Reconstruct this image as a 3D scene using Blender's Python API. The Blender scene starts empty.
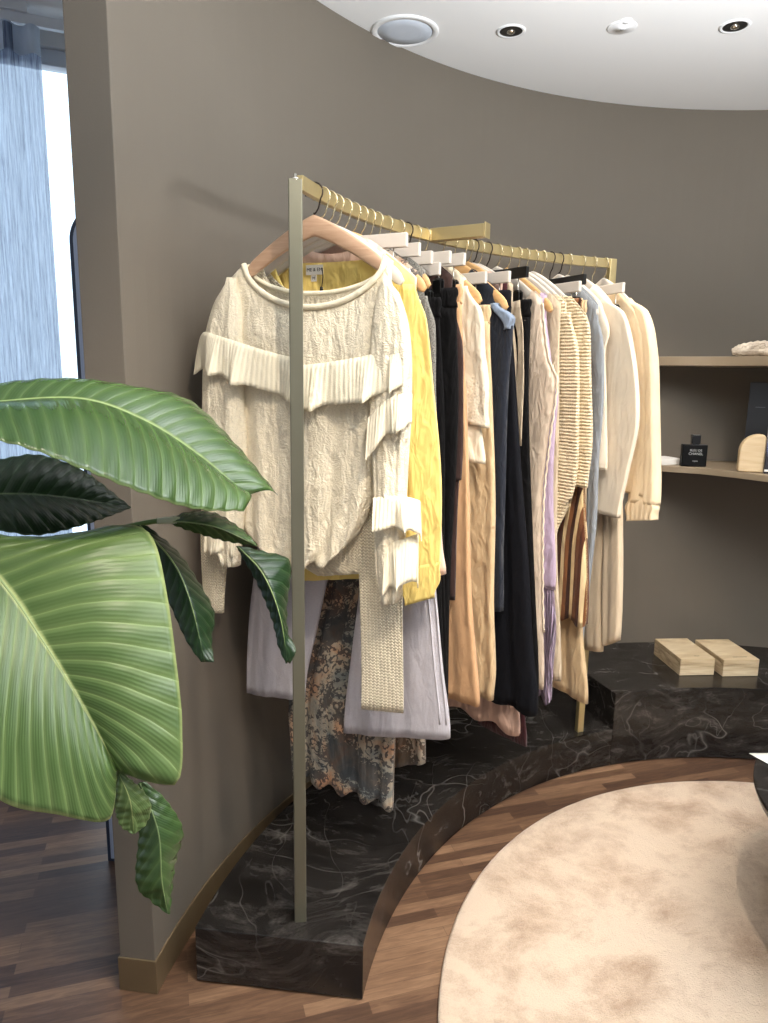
import bpy, math, random
import numpy as np
from mathutils import Vector, Matrix
random.seed(7)
S = bpy.context.scene
COL = S.collection
PI = math.pi
R_ = math.radians

# ------------------------------------------------------------------ camera
F_PX, PITCH, ROLL, EYE = 717.79, 0.1859, 0.0154, 1.5
Fv = np.array([0, math.cos(PITCH), -math.sin(PITCH)])
U0 = np.array([0, math.sin(PITCH), math.cos(PITCH)])
R0 = np.array([1.0, 0, 0])
Rv = math.cos(ROLL) * R0 + math.sin(ROLL) * U0
Uv = -math.sin(ROLL) * R0 + math.cos(ROLL) * U0
cam = bpy.data.cameras.new('camera'); co = bpy.data.objects.new('camera', cam); COL.objects.link(co)
cam.sensor_fit = 'VERTICAL'; cam.sensor_height = 36.0; cam.lens = F_PX / 1023 * 36.0
cam.clip_start = 0.02
M = Matrix.Identity(4)
for i in range(3):
    M[i][0] = Rv[i]; M[i][1] = Uv[i]; M[i][2] = -Fv[i]
M[2][3] = EYE
co.matrix_world = M
S.camera = co

def ray(x, y):
    return Fv + (x - 384) / F_PX * Rv - (y - 511.5) / F_PX * Uv
def at(x, y, d):                       # point seen at x, y lying d metres along the view axis
    v = ray(x, y) * d
    return Vector((v[0], v[1], v[2] + EYE))
def on_z(x, y, z):
    v = ray(x, y); t = (z - EYE) / v[2]
    return Vector((v[0] * t, v[1] * t, z))

# ------------------------------------------------------------------ place geometry
WC = (1.3433, 1.2811); WR = 1.8993           # curved wall
PR = 1.3949; PB = 1.815; PH = 0.155; TH = 0.305
RC = (1.274, 1.1494); RR = 1.5263; RZ = 1.909  # rail
CH = 2.588
def wpt(a, r, z): return Vector((WC[0] + r * math.cos(R_(a)), WC[1] + r * math.sin(R_(a)), z))
def rpt(a, r=RR, z=RZ): return Vector((RC[0] + r * math.cos(R_(a)), RC[1] + r * math.sin(R_(a)), z))
def uz(x, y, a, dy=0.0):               # point of a hanging plane at rail angle a: distance out from the rail, height
    P = rpt(a); er = Vector((-math.cos(R_(a)), -math.sin(R_(a)), 0)); t = Vector((math.sin(R_(a)), -math.cos(R_(a)), 0))
    P = P + t * dy
    v = Vector(ray(x, y)); k = (P.x * t.x + P.y * t.y) / (v.x * t.x + v.y * t.y)
    X = v * k
    return ((X.x - P.x) * er.x + (X.y - P.y) * er.y, EYE + X.z)

# ------------------------------------------------------------------ objects
def lin(c):
    return tuple(((v / 255) / 12.92 if v / 255 <= .04045 else ((v / 255 + .055) / 1.055) ** 2.4) for v in c)
def tag(o, label, cat, group=None, kind=None):
    if label: o['label'] = label
    if cat: o['category'] = cat
    if group: o['group'] = group
    if kind: o['kind'] = kind
    return o
def empty(name, loc, rz=0, label=None, cat=None, group=None):
    o = bpy.data.objects.new(name, None); COL.objects.link(o)
    o.empty_display_size = .05
    o.location = loc; o.rotation_euler = (0, 0, rz)
    return tag(o, label, cat, group)
class MB:
    def __init__(s): s.v = []; s.f = []; s.uv = {}
    def add(s, vs, fs, uvs=None):
        n = len(s.v); s.v += [tuple(p) for p in vs]; s.f += [tuple(i + n for i in f) for f in fs]
        if uvs:
            for i, q in enumerate(uvs): s.uv[n + i] = q
        return s
    def box(s, c, d, rz=0, tilt=None):
        hx, hy, hz = d[0] / 2, d[1] / 2, d[2] / 2
        m = Matrix.Rotation(rz, 3, 'Z')
        if tilt: m = m @ tilt
        vs = [m @ Vector((x * hx, y * hy, z * hz)) + Vector(c) for x in (-1, 1) for y in (-1, 1) for z in (-1, 1)]
        return s.add(vs, [(0, 1, 3, 2), (4, 6, 7, 5), (0, 4, 5, 1), (2, 3, 7, 6), (0, 2, 6, 4), (1, 5, 7, 3)])
    def grid(s, rows, closed=False, uvs=None):
        nr, nc = len(rows), len(rows[0]); n = len(s.v)
        for i, r in enumerate(rows):
            for j, p in enumerate(r):
                s.v.append(tuple(p))
                if uvs: s.uv[n + i * nc + j] = uvs[i][j]
        for i in range(nr - 1):
            for j in range(nc if closed else nc - 1):
                k = (j + 1) % nc
                s.f.append((n + i * nc + j, n + i * nc + k, n + (i + 1) * nc + k, n + (i + 1) * nc + j))
        return s
    def cap(s, idx): s.f.append(tuple(idx)); return s
    def tube(s, pts, r, n=10, cap=True):
        pts = [Vector(p) for p in pts]; rows = []
        up = Vector((0, 0, 1)); prev = None
        for i, p in enumerate(pts):
            t = (pts[min(i + 1, len(pts) - 1)] - pts[max(i - 1, 0)]).normalized()
            if prev is None:
                a = t.cross(up)
                if a.length < .01: a = t.cross(Vector((1, 0, 0)))
                a.normalize()
            else:
                a = (prev - t * prev.dot(t)).normalized()
            prev = a; b = t.cross(a)
            rr = r[i] if isinstance(r, (list, tuple)) else r
            rows.append([p + (a * math.cos(k / n * 2 * PI) + b * math.sin(k / n * 2 * PI)) * rr for k in range(n)])
        n0 = len(s.v); s.grid(rows, True)
        if cap:
            s.f.append(tuple(range(n0, n0 + n))[::-1]); m = n0 + (len(rows) - 1) * n; s.f.append(tuple(range(m, m + n)))
        return s
    def lathe(s, prof, c=(0, 0, 0), n=48, closed_top=False):
        rows = [[Vector((c[0] + r * math.cos(k / n * 2 * PI), c[1] + r * math.sin(k / n * 2 * PI), c[2] + z)) for k in range(n)] for r, z in prof]
        return s.grid(rows, True)
    def build(s, name, mat, parent=None, smooth=False, bevel=0, solid=0, segs=2, origin=None):
        me = bpy.data.meshes.new(name)
        vs = s.v
        if origin is not None:
            vs = [(p[0] - origin[0], p[1] - origin[1], p[2] - origin[2]) for p in vs]
        me.from_pydata(vs, [], s.f); me.update()
        if s.uv:
            l = me.uv_layers.new(name='UVMap')
            for lp in me.loops: l.data[lp.index].uv = s.uv.get(lp.vertex_index, (0, 0))
        me.materials.append(mat)
        o = bpy.data.objects.new(name, me); COL.objects.link(o)
        if origin is not None: o.location = origin
        if parent: o.parent = parent
        if smooth:
            for p in me.polygons: p.use_smooth = True
        if solid:
            m = o.modifiers.new('solid', 'SOLIDIFY'); m.thickness = solid; m.offset = 0
        if bevel:
            m = o.modifiers.new('bevel', 'BEVEL'); m.width = bevel; m.segments = segs; m.limit_method = 'ANGLE'; m.angle_limit = R_(40)
        return o
def structure(o): o['kind'] = 'structure'; return o

# ------------------------------------------------------------------ materials
def new_mat(name):
    m = bpy.data.materials.new(name); m.use_nodes = True
    nt = m.node_tree; b = nt.nodes['Principled BSDF']
    return m, nt, b
def nd(nt, t, **k):
    n = nt.nodes.new(t)
    for a, v in k.items():
        if a == 'op': n.operation = v
        elif hasattr(n, a): setattr(n, a, v)
    return n
def lk(nt, a, b): nt.links.new(a, b)
def math_(nt, op, a, b=None, c=None):
    n = nt.nodes.new('ShaderNodeMath'); n.operation = op
    for i, v in enumerate((a, b, c)):
        if v is None: continue
        if isinstance(v, (int, float)): n.inputs[i].default_value = v
        else: lk(nt, v, n.inputs[i])
    return n.outputs[0]
def ramp(nt, fac, stops):
    n = nt.nodes.new('ShaderNodeValToRGB'); e = n.color_ramp.elements
    while len(e) < len(stops): e.new(.5)
    for i, (p, c) in enumerate(stops):
        e[i].position = p; e[i].color = (*c, 1) if len(c) == 3 else c
    lk(nt, fac, n.inputs[0]); return n.outputs[0]
def noise(nt, vec, scale, detail=4, rough=.5, dist=0):
    n = nt.nodes.new('ShaderNodeTexNoise'); n.inputs['Scale'].default_value = scale; n.inputs['Detail'].default_value = detail
    n.inputs['Roughness'].default_value = rough; n.inputs['Distortion'].default_value = dist
    if vec is not None: lk(nt, vec, n.inputs['Vector'])
    return n.outputs['Fac']
def bump(nt, b, h, strength=.3, dist=.01, chain=None):
    n = nt.nodes.new('ShaderNodeBump'); n.inputs['Strength'].default_value = strength; n.inputs['Distance'].default_value = dist
    lk(nt, h, n.inputs['Height'])
    if chain: lk(nt, chain, n.inputs['Normal'])
    lk(nt, n.outputs[0], b.inputs['Normal']); return n.outputs[0]
def coord(nt, kind='Object'): return nt.nodes.new('ShaderNodeTexCoord').outputs[kind]
def mapping(nt, vec, sc=(1, 1, 1), rot=(0, 0, 0)):
    n = nt.nodes.new('ShaderNodeMapping'); n.inputs['Scale'].default_value = sc; n.inputs['Rotation'].default_value = rot
    lk(nt, vec, n.inputs['Vector']); return n.outputs[0]

def plain(name, c, rough=.6, metal=0, spec=.5, var=0, bscale=0):
    m, nt, b = new_mat(name)
    b.inputs['Base Color'].default_value = (*lin(c), 1); b.inputs['Roughness'].default_value = rough
    b.inputs['Metallic'].default_value = metal; b.inputs['Specular IOR Level'].default_value = spec
    v = coord(nt)
    if var:
        f = noise(nt, v, 6, 4)
        l = lin(c)
        lk(nt, ramp(nt, f, [(.3, tuple(x * (1 - var) for x in l)), (.7, tuple(min(1, x * (1 + var)) for x in l))]), b.inputs['Base Color'])
    if bscale: bump(nt, b, noise(nt, v, bscale, 3), .15, .002)
    return m

def wood(name, c1, c2, scale=1.0, rough=.45):
    m, nt, b = new_mat(name)
    v = mapping(nt, coord(nt), (8 * scale, 60 * scale, 90 * scale))
    f = noise(nt, v, 1.2, 5, .6, .6)
    lk(nt, ramp(nt, f, [(.25, lin(c1)), (.75, lin(c2))]), b.inputs['Base Color'])
    b.inputs['Roughness'].default_value = rough
    bump(nt, b, f, .08, .002)
    return m

def fabric(name, c, kind='weave', rough=.9, sheen=.15, c2=None, wr=.25):
    """cloth; UV is in metres so that the weave keeps its real size"""
    m, nt, b = new_mat(name)
    uv = coord(nt, 'UV'); ob = coord(nt)
    sep = nt.nodes.new('ShaderNodeSeparateXYZ'); lk(nt, uv, sep.inputs[0])
    X, Y = sep.outputs[0], sep.outputs[1]
    base = lin(c); lo = tuple(x * .9 for x in base)
    b.inputs['Roughness'].default_value = rough; b.inputs['Specular IOR Level'].default_value = .2
    b.inputs['Sheen Weight'].default_value = sheen
    big = noise(nt, ob, 9, 3)
    wrink = math_(nt, 'ADD', noise(nt, mapping(nt, ob, (16, 16, 4)), 1.0, 3, .5, .5), math_(nt, 'MULTIPLY', noise(nt, mapping(nt, ob, (34, 34, 14)), 1.0, 2, .5, .8), .45))
    h = None; st = .4; dist = .002
    colf = big; stops = [(.3, lo), (.7, base)]
    if kind == 'weave':
        h = noise(nt, mapping(nt, uv, (900, 500, 1)), 1, 2); st = .15; dist = .0015
    elif kind == 'twill':
        h = math_(nt, 'SINE', math_(nt, 'MULTIPLY', math_(nt, 'ADD', X, Y), 2200)); st = .12; dist = .0008
        colf = noise(nt, mapping(nt, uv, (700, 260, 1)), 1, 3); stops = [(.3, tuple(x * .82 for x in base)), (.75, tuple(min(1, x * 1.08) for x in base))]
    elif kind == 'knit':           # stocking stitch: columns of small V
        col_ = math_(nt, 'FRACT', math_(nt, 'MULTIPLY', X, 105))
        tri = math_(nt, 'ABSOLUTE', math_(nt, 'SUBTRACT', col_, .5))
        vv = math_(nt, 'SINE', math_(nt, 'MULTIPLY', math_(nt, 'ADD', math_(nt, 'MULTIPLY', Y, 130), math_(nt, 'MULTIPLY', tri, 1.3)), 2 * PI))
        rib = math_(nt, 'SINE', math_(nt, 'MULTIPLY', col_, PI))
        h = math_(nt, 'ADD', math_(nt, 'MULTIPLY', vv, .8), math_(nt, 'MULTIPLY', rib, .7)); st = .6; dist = .004
        colf = math_(nt, 'MULTIPLY_ADD', h, .3, .45); stops = [(.2, tuple(x * .78 for x in base)), (.62, base)]
    elif kind == 'rib':
        h = math_(nt, 'SINE', math_(nt, 'MULTIPLY', X, 2 * PI * 70)); st = .24; dist = .004
        h2 = noise(nt, mapping(nt, uv, (260, 300, 1)), 1, 2)
        h = math_(nt, 'ADD', h, h2)
        colf = math_(nt, 'MULTIPLY_ADD', h, .25, .4); stops = [(.1, tuple(x * .86 for x in base)), (.6, base)]
    elif kind == 'lace':           # swirling openwork
        w = nt.nodes.new('ShaderNodeTexNoise'); w.inputs['Scale'].default_value = 34; w.inputs['Detail'].default_value = 1
        lk(nt, uv, w.inputs['Vector'])
        mix = nt.nodes.new('ShaderNodeMix'); mix.data_type = 'VECTOR'; mix.inputs[0].default_value = .045
        lk(nt, uv, mix.inputs[4]); lk(nt, w.outputs['Color'], mix.inputs[5])
        vo = nt.nodes.new('ShaderNodeTexVoronoi'); vo.feature = 'DISTANCE_TO_EDGE'; vo.inputs['Scale'].default_value = 120
        lk(nt, mix.outputs[1], vo.inputs['Vector'])
        n2 = noise(nt, uv, 210, 3, .6, 1.5)
        hole = math_(nt, 'SMOOTH_MIN', math_(nt, 'MULTIPLY', vo.outputs['Distance'], 3.2), 1.0, .3)
        h = math_(nt, 'ADD', hole, math_(nt, 'MULTIPLY', n2, 1.6)); st = .38; dist = .004
        pat = noise(nt, mapping(nt, uv, (1, .8, 1)), 26, 3, .6, 1.2)
        colf = math_(nt, 'MULTIPLY_ADD', h, .5, math_(nt, 'MULTIPLY_ADD', pat, .5, -.22)); stops = [(.15, tuple(x * .6 for x in base)), (.38, tuple(x * .88 for x in base)), (.6, base)]  # holes and valleys darker: their shade is put into the colour
    elif kind == 'crochet':        # horizontal cords with gaps
        cord = math_(nt, 'SINE', math_(nt, 'ADD', math_(nt, 'MULTIPLY', Y, 2 * PI * 96), math_(nt, 'MULTIPLY', noise(nt, mapping(nt, uv, (60, 14, 1)), 1, 2), 3)))
        tw = math_(nt, 'SINE', math_(nt, 'MULTIPLY', X, 2 * PI * 130))
        h = math_(nt, 'ADD', cord, math_(nt, 'MULTIPLY', tw, .4)); st = .55; dist = .004
        colf = math_(nt, 'MULTIPLY_ADD', cord, .5, .5); stops = [(.1, lin(c2 or (214, 192, 158))), (.5, base)]
    elif kind == 'eyelet':
        vo = nt.nodes.new('ShaderNodeTexVoronoi'); vo.inputs['Scale'].default_value = 120; lk(nt, uv, vo.inputs['Vector'])
        low = math_(nt, 'GREATER_THAN', Y, .0)
        h = vo.outputs['Distance']; st = .4; dist = .004
        colf = h; stops = [(.1, tuple(x * .8 for x in base)), (.4, base)]
    elif kind == 'stripe':         # broad vertical stripes
        f = math_(nt, 'FRACT', math_(nt, 'MULTIPLY', X, 11.0))
        r = nt.nodes.new('ShaderNodeValToRGB'); r.color_ramp.interpolation = 'CONSTANT'; e = r.color_ramp.elements
        cs = [(0, (224, 198, 152)), (.16, (128, 82, 48)), (.34, (62, 34, 22)), (.5, (214, 186, 138)), (.66, (104, 64, 38)), (.84, (82, 44, 26))]
        while len(e) < len(cs): e.new(.5)
        for i, (p, cc) in enumerate(cs): e[i].position = p; e[i].color = (*lin(cc), 1)
        lk(nt, f, r.inputs[0]); lk(nt, r.outputs[0], b.inputs['Base Color'])
        h = noise(nt, mapping(nt, uv, (500, 200, 1)), 1, 2); st = .15; colf = None
    elif kind == 'print':          # animal print in dark ink on a faded ground
        w = noise(nt, uv, 7, 3, .6, .8)
        vo = nt.nodes.new('ShaderNodeTexVoronoi'); vo.inputs['Scale'].default_value = 62; vo.feature = 'DISTANCE_TO_EDGE'
        lk(nt, mapping(nt, uv, (1, .75, 1)), vo.inputs['Vector'])
        vo.feature = 'F1'; vo.inputs['Scale'].default_value = 48
        d1 = math_(nt, 'ADD', vo.outputs['Distance'], math_(nt, 'MULTIPLY_ADD', noise(nt, uv, 90, 2), .5, -.25))
        ringm = math_(nt, 'LESS_THAN', math_(nt, 'ABSOLUTE', math_(nt, 'SUBTRACT', d1, .42)), .12)
        spots = math_(nt, 'MULTIPLY', ringm, math_(nt, 'GREATER_THAN', noise(nt, uv, 60, 2), .44))
        sc = noise(nt, uv, 70, 4, .7, 1.5)
        dark = math_(nt, 'MAXIMUM', math_(nt, 'MULTIPLY', spots, .8), math_(nt, 'MULTIPLY', math_(nt, 'GREATER_THAN', math_(nt, 'MULTIPLY_ADD', w, .75, math_(nt, 'MULTIPLY', sc, .5)), .635), .8))
        ground = ramp(nt, noise(nt, uv, 9, 4, .6, 1.0), [(.35, lin((120, 126, 124))), (.5, lin((172, 160, 142))), (.66, lin((196, 150, 116)))])
        mx = nt.nodes.new('ShaderNodeMix'); mx.data_type = 'RGBA'; lk(nt, dark, mx.inputs[0]); lk(nt, ground, mx.inputs[6]); mx.inputs[7].default_value = (*lin(c2 or (46, 48, 54)), 1)
        lk(nt, mx.outputs[2], b.inputs['Base Color']); colf = None
        h = sc; st = .1
    elif kind == 'satin':
        h = noise(nt, mapping(nt, uv, (60, 12, 1)), 1, 2); st = .2; dist = .004
        b.inputs['Roughness'].default_value = .38; b.inputs['Specular IOR Level'].default_value = .5
    elif kind == 'tweed':
        h = noise(nt, uv, 420, 3); st = .4
        colf = noise(nt, uv, 380, 3, .7); stops = [(.38, lin(c2)), (.6, base)]
    elif kind == 'fringe':
        h = math_(nt, 'SINE', math_(nt, 'ADD', math_(nt, 'MULTIPLY', X, 2 * PI * 150), math_(nt, 'MULTIPLY', noise(nt, mapping(nt, uv, (40, 9, 1)), 1, 2), 8))); st = .9; dist = .006
        colf = math_(nt, 'MULTIPLY_ADD', h, .5, .5); stops = [(.05, tuple(x * .55 for x in base)), (.6, base)]
    if colf is not None: lk(nt, ramp(nt, colf, stops), b.inputs['Base Color'])
    ch = None
    if h is not None: ch = bump(nt, b, h, st, dist)
    if wr: bump(nt, b, wrink, min(1, wr * 1.9), .045, ch)
    return m

def marble():
    m, nt, b = new_mat('black_marble')
    v = coord(nt)
    d = noise(nt, v, 2.2, 5, .6)
    vv = nt.nodes.new('ShaderNodeVectorMath'); vv.operation = 'ADD'
    n3 = nt.nodes.new('ShaderNodeTexNoise'); n3.inputs['Scale'].default_value = 3.0; n3.inputs['Detail'].default_value = 1.5; lk(nt, v, n3.inputs['Vector'])
    sc = nt.nodes.new('ShaderNodeVectorMath'); sc.operation = 'SCALE'; sc.inputs['Scale'].default_value = .3; lk(nt, n3.outputs['Color'], sc.inputs[0])
    lk(nt, v, vv.inputs[0]); lk(nt, sc.outputs[0], vv.inputs[1])
    def ridge(sc_, rot, scale, w):
        q = noise(nt, mapping(nt, vv.outputs[0], sc_, (0, .3, rot)), scale, 2.5, .5, .1)
        return ramp(nt, math_(nt, 'ABSOLUTE', math_(nt, 'SUBTRACT', q, .5)), [(0, (1, 1, 1)), (w, (.3, .3, .3)), (w * 2.6, (0, 0, 0))])
    vein = math_(nt, 'MAXIMUM', ridge((.8, 2.6, 2.2), .9, 1.7, .0035), math_(nt, 'MULTIPLY', ridge((2.4, .9, 2), -.5, 2.3, .0028), .7))
    cloud = noise(nt, mapping(nt, vv.outputs[0], (1.2, 5, 5), (0, 0, .6)), 4, 10, .74, .1)
    base = ramp(nt, cloud, [(.42, lin((26, 24, 23))), (.56, lin((46, 43, 41))), (.74, lin((96, 92, 88)))])
    mx = nt.nodes.new('ShaderNodeMix'); mx.data_type = 'RGBA'
    lk(nt, math_(nt, 'MULTIPLY', vein, math_(nt, 'MULTIPLY', math_(nt, 'SMOOTHSTEP', .48, .7, d) if False else ramp(nt, d, [(.42, (.08, .08, .08)), (.62, (1, 1, 1))]), .42)), mx.inputs[0]); lk(nt, base, mx.inputs[6]); mx.inputs[7].default_value = (*lin((172, 168, 162)), 1)
    lk(nt, mx.outputs[2], b.inputs['Base Color'])
    b.inputs['Roughness'].default_value = .24
    return m

def floor_mat():
    m, nt, b = new_mat('dark_wood_floor')
    v = mapping(nt, coord(nt), (1, 1, 1), (0, 0, R_(-17)))
    br = nt.nodes.new('ShaderNodeTexBrick'); br.offset = .37; br.inputs['Scale'].default_value = 1
    br.inputs['Brick Width'].default_value = .42; br.inputs['Row Height'].default_value = .036
    br.inputs['Mortar Size'].default_value = .0007; br.inputs['Mortar Smooth'].default_value = .3
    br.inputs['Color1'].default_value = (0, 0, 0, 1); br.inputs['Color2'].default_value = (1, 1, 1, 1); br.inputs['Mortar'].default_value = (.3, .3, .3, 1)
    br.inputs['Bias'].default_value = 0
    lk(nt, v, br.inputs['Vector'])
    g = noise(nt, mapping(nt, v, (7, 60, 1)), 1.5, 6, .65, .8)
    f = math_(nt, 'ADD', math_(nt, 'MULTIPLY', br.outputs['Color'], .42), math_(nt, 'MULTIPLY', g, .58))
    lk(nt, ramp(nt, f, [(.2, lin((62, 44, 36))), (.45, lin((98, 73, 56))), (.62, lin((124, 95, 73))), (.85, lin((158, 126, 98)))]), b.inputs['Base Color'])
    b.inputs['Roughness'].default_value = .42
    bump(nt, b, math_(nt, 'SUBTRACT', math_(nt, 'MULTIPLY', g, .3), br.outputs['Fac']), .18, .002)
    return m

def rug_mat():
    m, nt, b = new_mat('plush_rug')
    v = coord(nt)
    a = noise(nt, mapping(nt, v, (1, 1.15, 1)), 4.2, 6, .66, .25)
    f2 = noise(nt, v, 260, 2)
    f = math_(nt, 'ADD', a, math_(nt, 'MULTIPLY_ADD', f2, .16, -.08))
    lk(nt, ramp(nt, f, [(.33, lin((172, 146, 122))), (.45, lin((200, 176, 153))), (.55, lin((218, 197, 174)))]), b.inputs['Base Color'])  # mottled tones put the sheen of the brushed pile into the colour
    b.inputs['Roughness'].default_value = 1; b.inputs['Sheen Weight'].default_value = .3; b.inputs['Specular IOR Level'].default_value = .1
    c = bump(nt, b, f2, .5, .006)
    bump(nt, b, a, .35, .03, c)
    return m

def wall_mat():
    m, nt, b = new_mat('taupe_wall')
    v = coord(nt)
    f = noise(nt, v, 1.5, 3)
    lk(nt, ramp(nt, f, [(.3, lin((106, 98, 87))), (.7, lin((111, 103, 92)))]), b.inputs['Base Color'])
    b.inputs['Roughness'].default_value = .75
    bump(nt, b, noise(nt, v, 220, 3), .12, .002)
    return m

def leaf_mat(name, lo, hi, rib, rough=.33):
    m, nt, b = new_mat(name)
    uv = coord(nt, 'UV'); sep = nt.nodes.new('ShaderNodeSeparateXYZ'); lk(nt, uv, sep.inputs[0])
    X, Y = sep.outputs[0], sep.outputs[1]     # X along the rib (m), Y -1..1 across
    ay = math_(nt, 'ABSOLUTE', Y)
    ph = math_(nt, 'ADD', math_(nt, 'MULTIPLY', X, 46), math_(nt, 'MULTIPLY', ay, -1.6))
    nz = noise(nt, coord(nt), 5, 3)
    ph = math_(nt, 'ADD', ph, math_(nt, 'MULTIPLY', nz, .9))
    big = math_(nt, 'POWER', math_(nt, 'ABSOLUTE', math_(nt, 'SINE', math_(nt, 'MULTIPLY', ph, PI))), .55)
    fine = math_(nt, 'SINE', math_(nt, 'MULTIPLY', ph, 2 * PI * 5))
    h = math_(nt, 'ADD', big, math_(nt, 'MULTIPLY', fine, .05))
    c1 = ramp(nt, math_(nt, 'ADD', math_(nt, 'MULTIPLY', big, .4), math_(nt, 'MULTIPLY', nz, .62)), [(.3, lin(hi)), (.75, lin(lo))])
    mx = nt.nodes.new('ShaderNodeMix'); mx.data_type = 'RGBA'
    lk(nt, ramp(nt, ay, [(.012, (1, 1, 1)), (.034, (0, 0, 0)), (.97, (0, 0, 0)), (.99, (.7, .7, .7))]), mx.inputs[0]); lk(nt, c1, mx.inputs[6]); mx.inputs[7].default_value = (*lin(rib), 1)
    lk(nt, mx.outputs[2], b.inputs['Base Color'])
    b.inputs['Roughness'].default_value = rough
    b.inputs['Subsurface Weight'].default_value = 0
    bump(nt, b, h, .3, .005)
    # a leaf lets some light through
    tr = nt.nodes.new('ShaderNodeBsdfTranslucent'); lk(nt, mx.outputs[2], tr.inputs['Color'])
    ms = nt.nodes.new('ShaderNodeMixShader'); ms.inputs[0].default_value = .18
    lk(nt, b.outputs[0], ms.inputs[1]); lk(nt, tr.outputs[0], ms.inputs[2])
    lk(nt, ms.outputs[0], nt.nodes['Material Output'].inputs['Surface'])
    return m

def curtain_mat():
    m, nt, b = new_mat('sheer_curtain')
    uv = coord(nt, 'UV')
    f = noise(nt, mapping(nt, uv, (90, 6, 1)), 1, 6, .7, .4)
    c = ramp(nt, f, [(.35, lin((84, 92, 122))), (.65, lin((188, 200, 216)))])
    df = nt.nodes.new('ShaderNodeBsdfDiffuse'); lk(nt, c, df.inputs[0])
    tl = nt.nodes.new('ShaderNodeBsdfTranslucent'); lk(nt, c, tl.inputs[0])
    tp = nt.nodes.new('ShaderNodeBsdfTransparent'); tp.inputs[0].default_value = (.82, .9, 1, 1)
    m1 = nt.nodes.new('ShaderNodeMixShader'); m1.inputs[0].default_value = .6; lk(nt, df.outputs[0], m1.inputs[1]); lk(nt, tl.outputs[0], m1.inputs[2])
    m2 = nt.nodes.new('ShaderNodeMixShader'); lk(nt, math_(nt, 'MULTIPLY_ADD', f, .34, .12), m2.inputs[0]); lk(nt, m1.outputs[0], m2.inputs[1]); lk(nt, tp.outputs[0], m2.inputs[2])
    lk(nt, m2.outputs[0], nt.nodes['Material Output'].inputs['Surface'])
    return m

def glass_mat():
    m, nt, b = new_mat('window_glass')
    b.inputs['Base Color'].default_value = (.93, .97, 1, 1); b.inputs['Roughness'].default_value = 0
    b.inputs['Transmission Weight'].default_value = 1; b.inputs['IOR'].default_value = 1.45
    return m

MARBLE = marble(); FLOOR = floor_mat(); RUG = rug_mat(); WALL = wall_mat()
BRONZE = plain('bronze_metal', (124, 106, 80), .38, .35, var=.05)
BRASS = plain('brushed_brass', (194, 176, 130), .36, .75, var=.06)
POSTM = plain('brushed_bronze', (118, 116, 100), .42, .6, var=.05)
SHELFM = plain('taupe_shelf', (150, 134, 112), .4, .2, var=.04)
CEIL = plain('white_ceiling', (240, 240, 240), .85)
CEILW = plain('white_plastic', (238, 239, 240), .75)
GRILLE = plain('speaker_grille', (206, 214, 226), .8, bscale=600)
BLACK = plain('black_plastic', (14, 14, 15), .3)
CHROME = plain('chrome', (225, 220, 210), .15, 1)
DARKHOOK = plain('dark_hook', (52, 42, 36), .3, .8)
GOLDHOOK = plain('pale_metal_hook', (205, 192, 160), .22, .9)
WOODH = wood('hanger_wood', (196, 150, 98), (226, 184, 128))
WOODP = wood('hanger_wood_pink', (172, 136, 108), (200, 166, 138))
WHITEH = plain('white_wood', (204, 196, 186), .45, var=.03)
PAPER = plain('white_paper', (240, 238, 232), .8)

# ------------------------------------------------------------------ room shell
def arc_strip(a0, a1, prof, n, pt):
    """closed profile [(r, z)] swept along the wall circle"""
    rows = []
    for i in range(n + 1):
        a = a0 + (a1 - a0) * i / n
        rows.append([pt(a, r, z) for r, z in prof])
    mb = MB(); mb.grid(rows, True)
    k = len(prof); m = n * k
    mb.f.append(tuple(range(k))[::-1]); mb.f.append(tuple(range(m, m + k)))
    return mb
A0, A1 = 172.9, -25.0
fl = MB(); fl.add([(-3.6, -.7, 0), (4.2, -.7, 0), (4.2, 4.2, 0), (-3.6, 4.2, 0)], [(0, 1, 2, 3)])
structure(fl.build('floor', FLOOR))
cl = MB(); cpl = [(-3.6, -1.0), (4.2, -1.0), (4.2, 4.2), (-.45, 4.2), (-.45, 2.93), (-3.6, 1.57)]; n = len(cpl)
cl.add([(x, y, CH) for x, y in cpl] + [(x, y, CH + .06) for x, y in cpl], [tuple(range(n))[::-1], tuple(range(n, 2 * n))] + [(i, (i + 1) % n, (i + 1) % n + n, i + n) for i in range(n)])
structure(cl.build('ceiling', CEIL))
structure(arc_strip(A0, A1, [(WR, 0), (WR + .09, 0), (WR + .09, CH), (WR, CH)], 120, wpt).build('wall_back', WALL, bevel=.002))
structure(arc_strip(A0 + .12, A1, [(WR - .004, 0.001), (WR + .094, 0.001), (WR + .094, .092), (WR - .004, .092)], 120, wpt).build('baseboard_back', BRONZE, bevel=.001))
# window and wall beyond the end of the curved wall
wl0 = Vector((-3.4, 1.55, 0)); wl1 = Vector((-.55, 2.78, 0)); wd = (wl1 - wl0).normalized(); wn = Vector((-wd.y, wd.x, 0))
ang = math.atan2(wd.y, wd.x); wlen = (wl1 - wl0).length
def wbox(mb, s0, s1, z0, z1, t0=0, t1=.1):
    c = wl0 + wd * ((s0 + s1) / 2) + wn * ((t0 + t1) / 2)
    return mb.box((c.x, c.y, (z0 + z1) / 2), (s1 - s0, t1 - t0, z1 - z0), ang)
FRAME = plain('white_window_frame', (214, 220, 228), .4)
OUTW = plain('white_wall', (226, 226, 224), .8)
mb = MB(); wbox(mb, 0, .3, 0, CH); wbox(mb, wlen - .3, wlen, 0, CH); wbox(mb, .3, wlen - .3, CH - .06, CH); wbox(mb, .3, wlen - .3, 0, .08)
structure(mb.build('wall_left', OUTW))
mb = MB()
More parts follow.
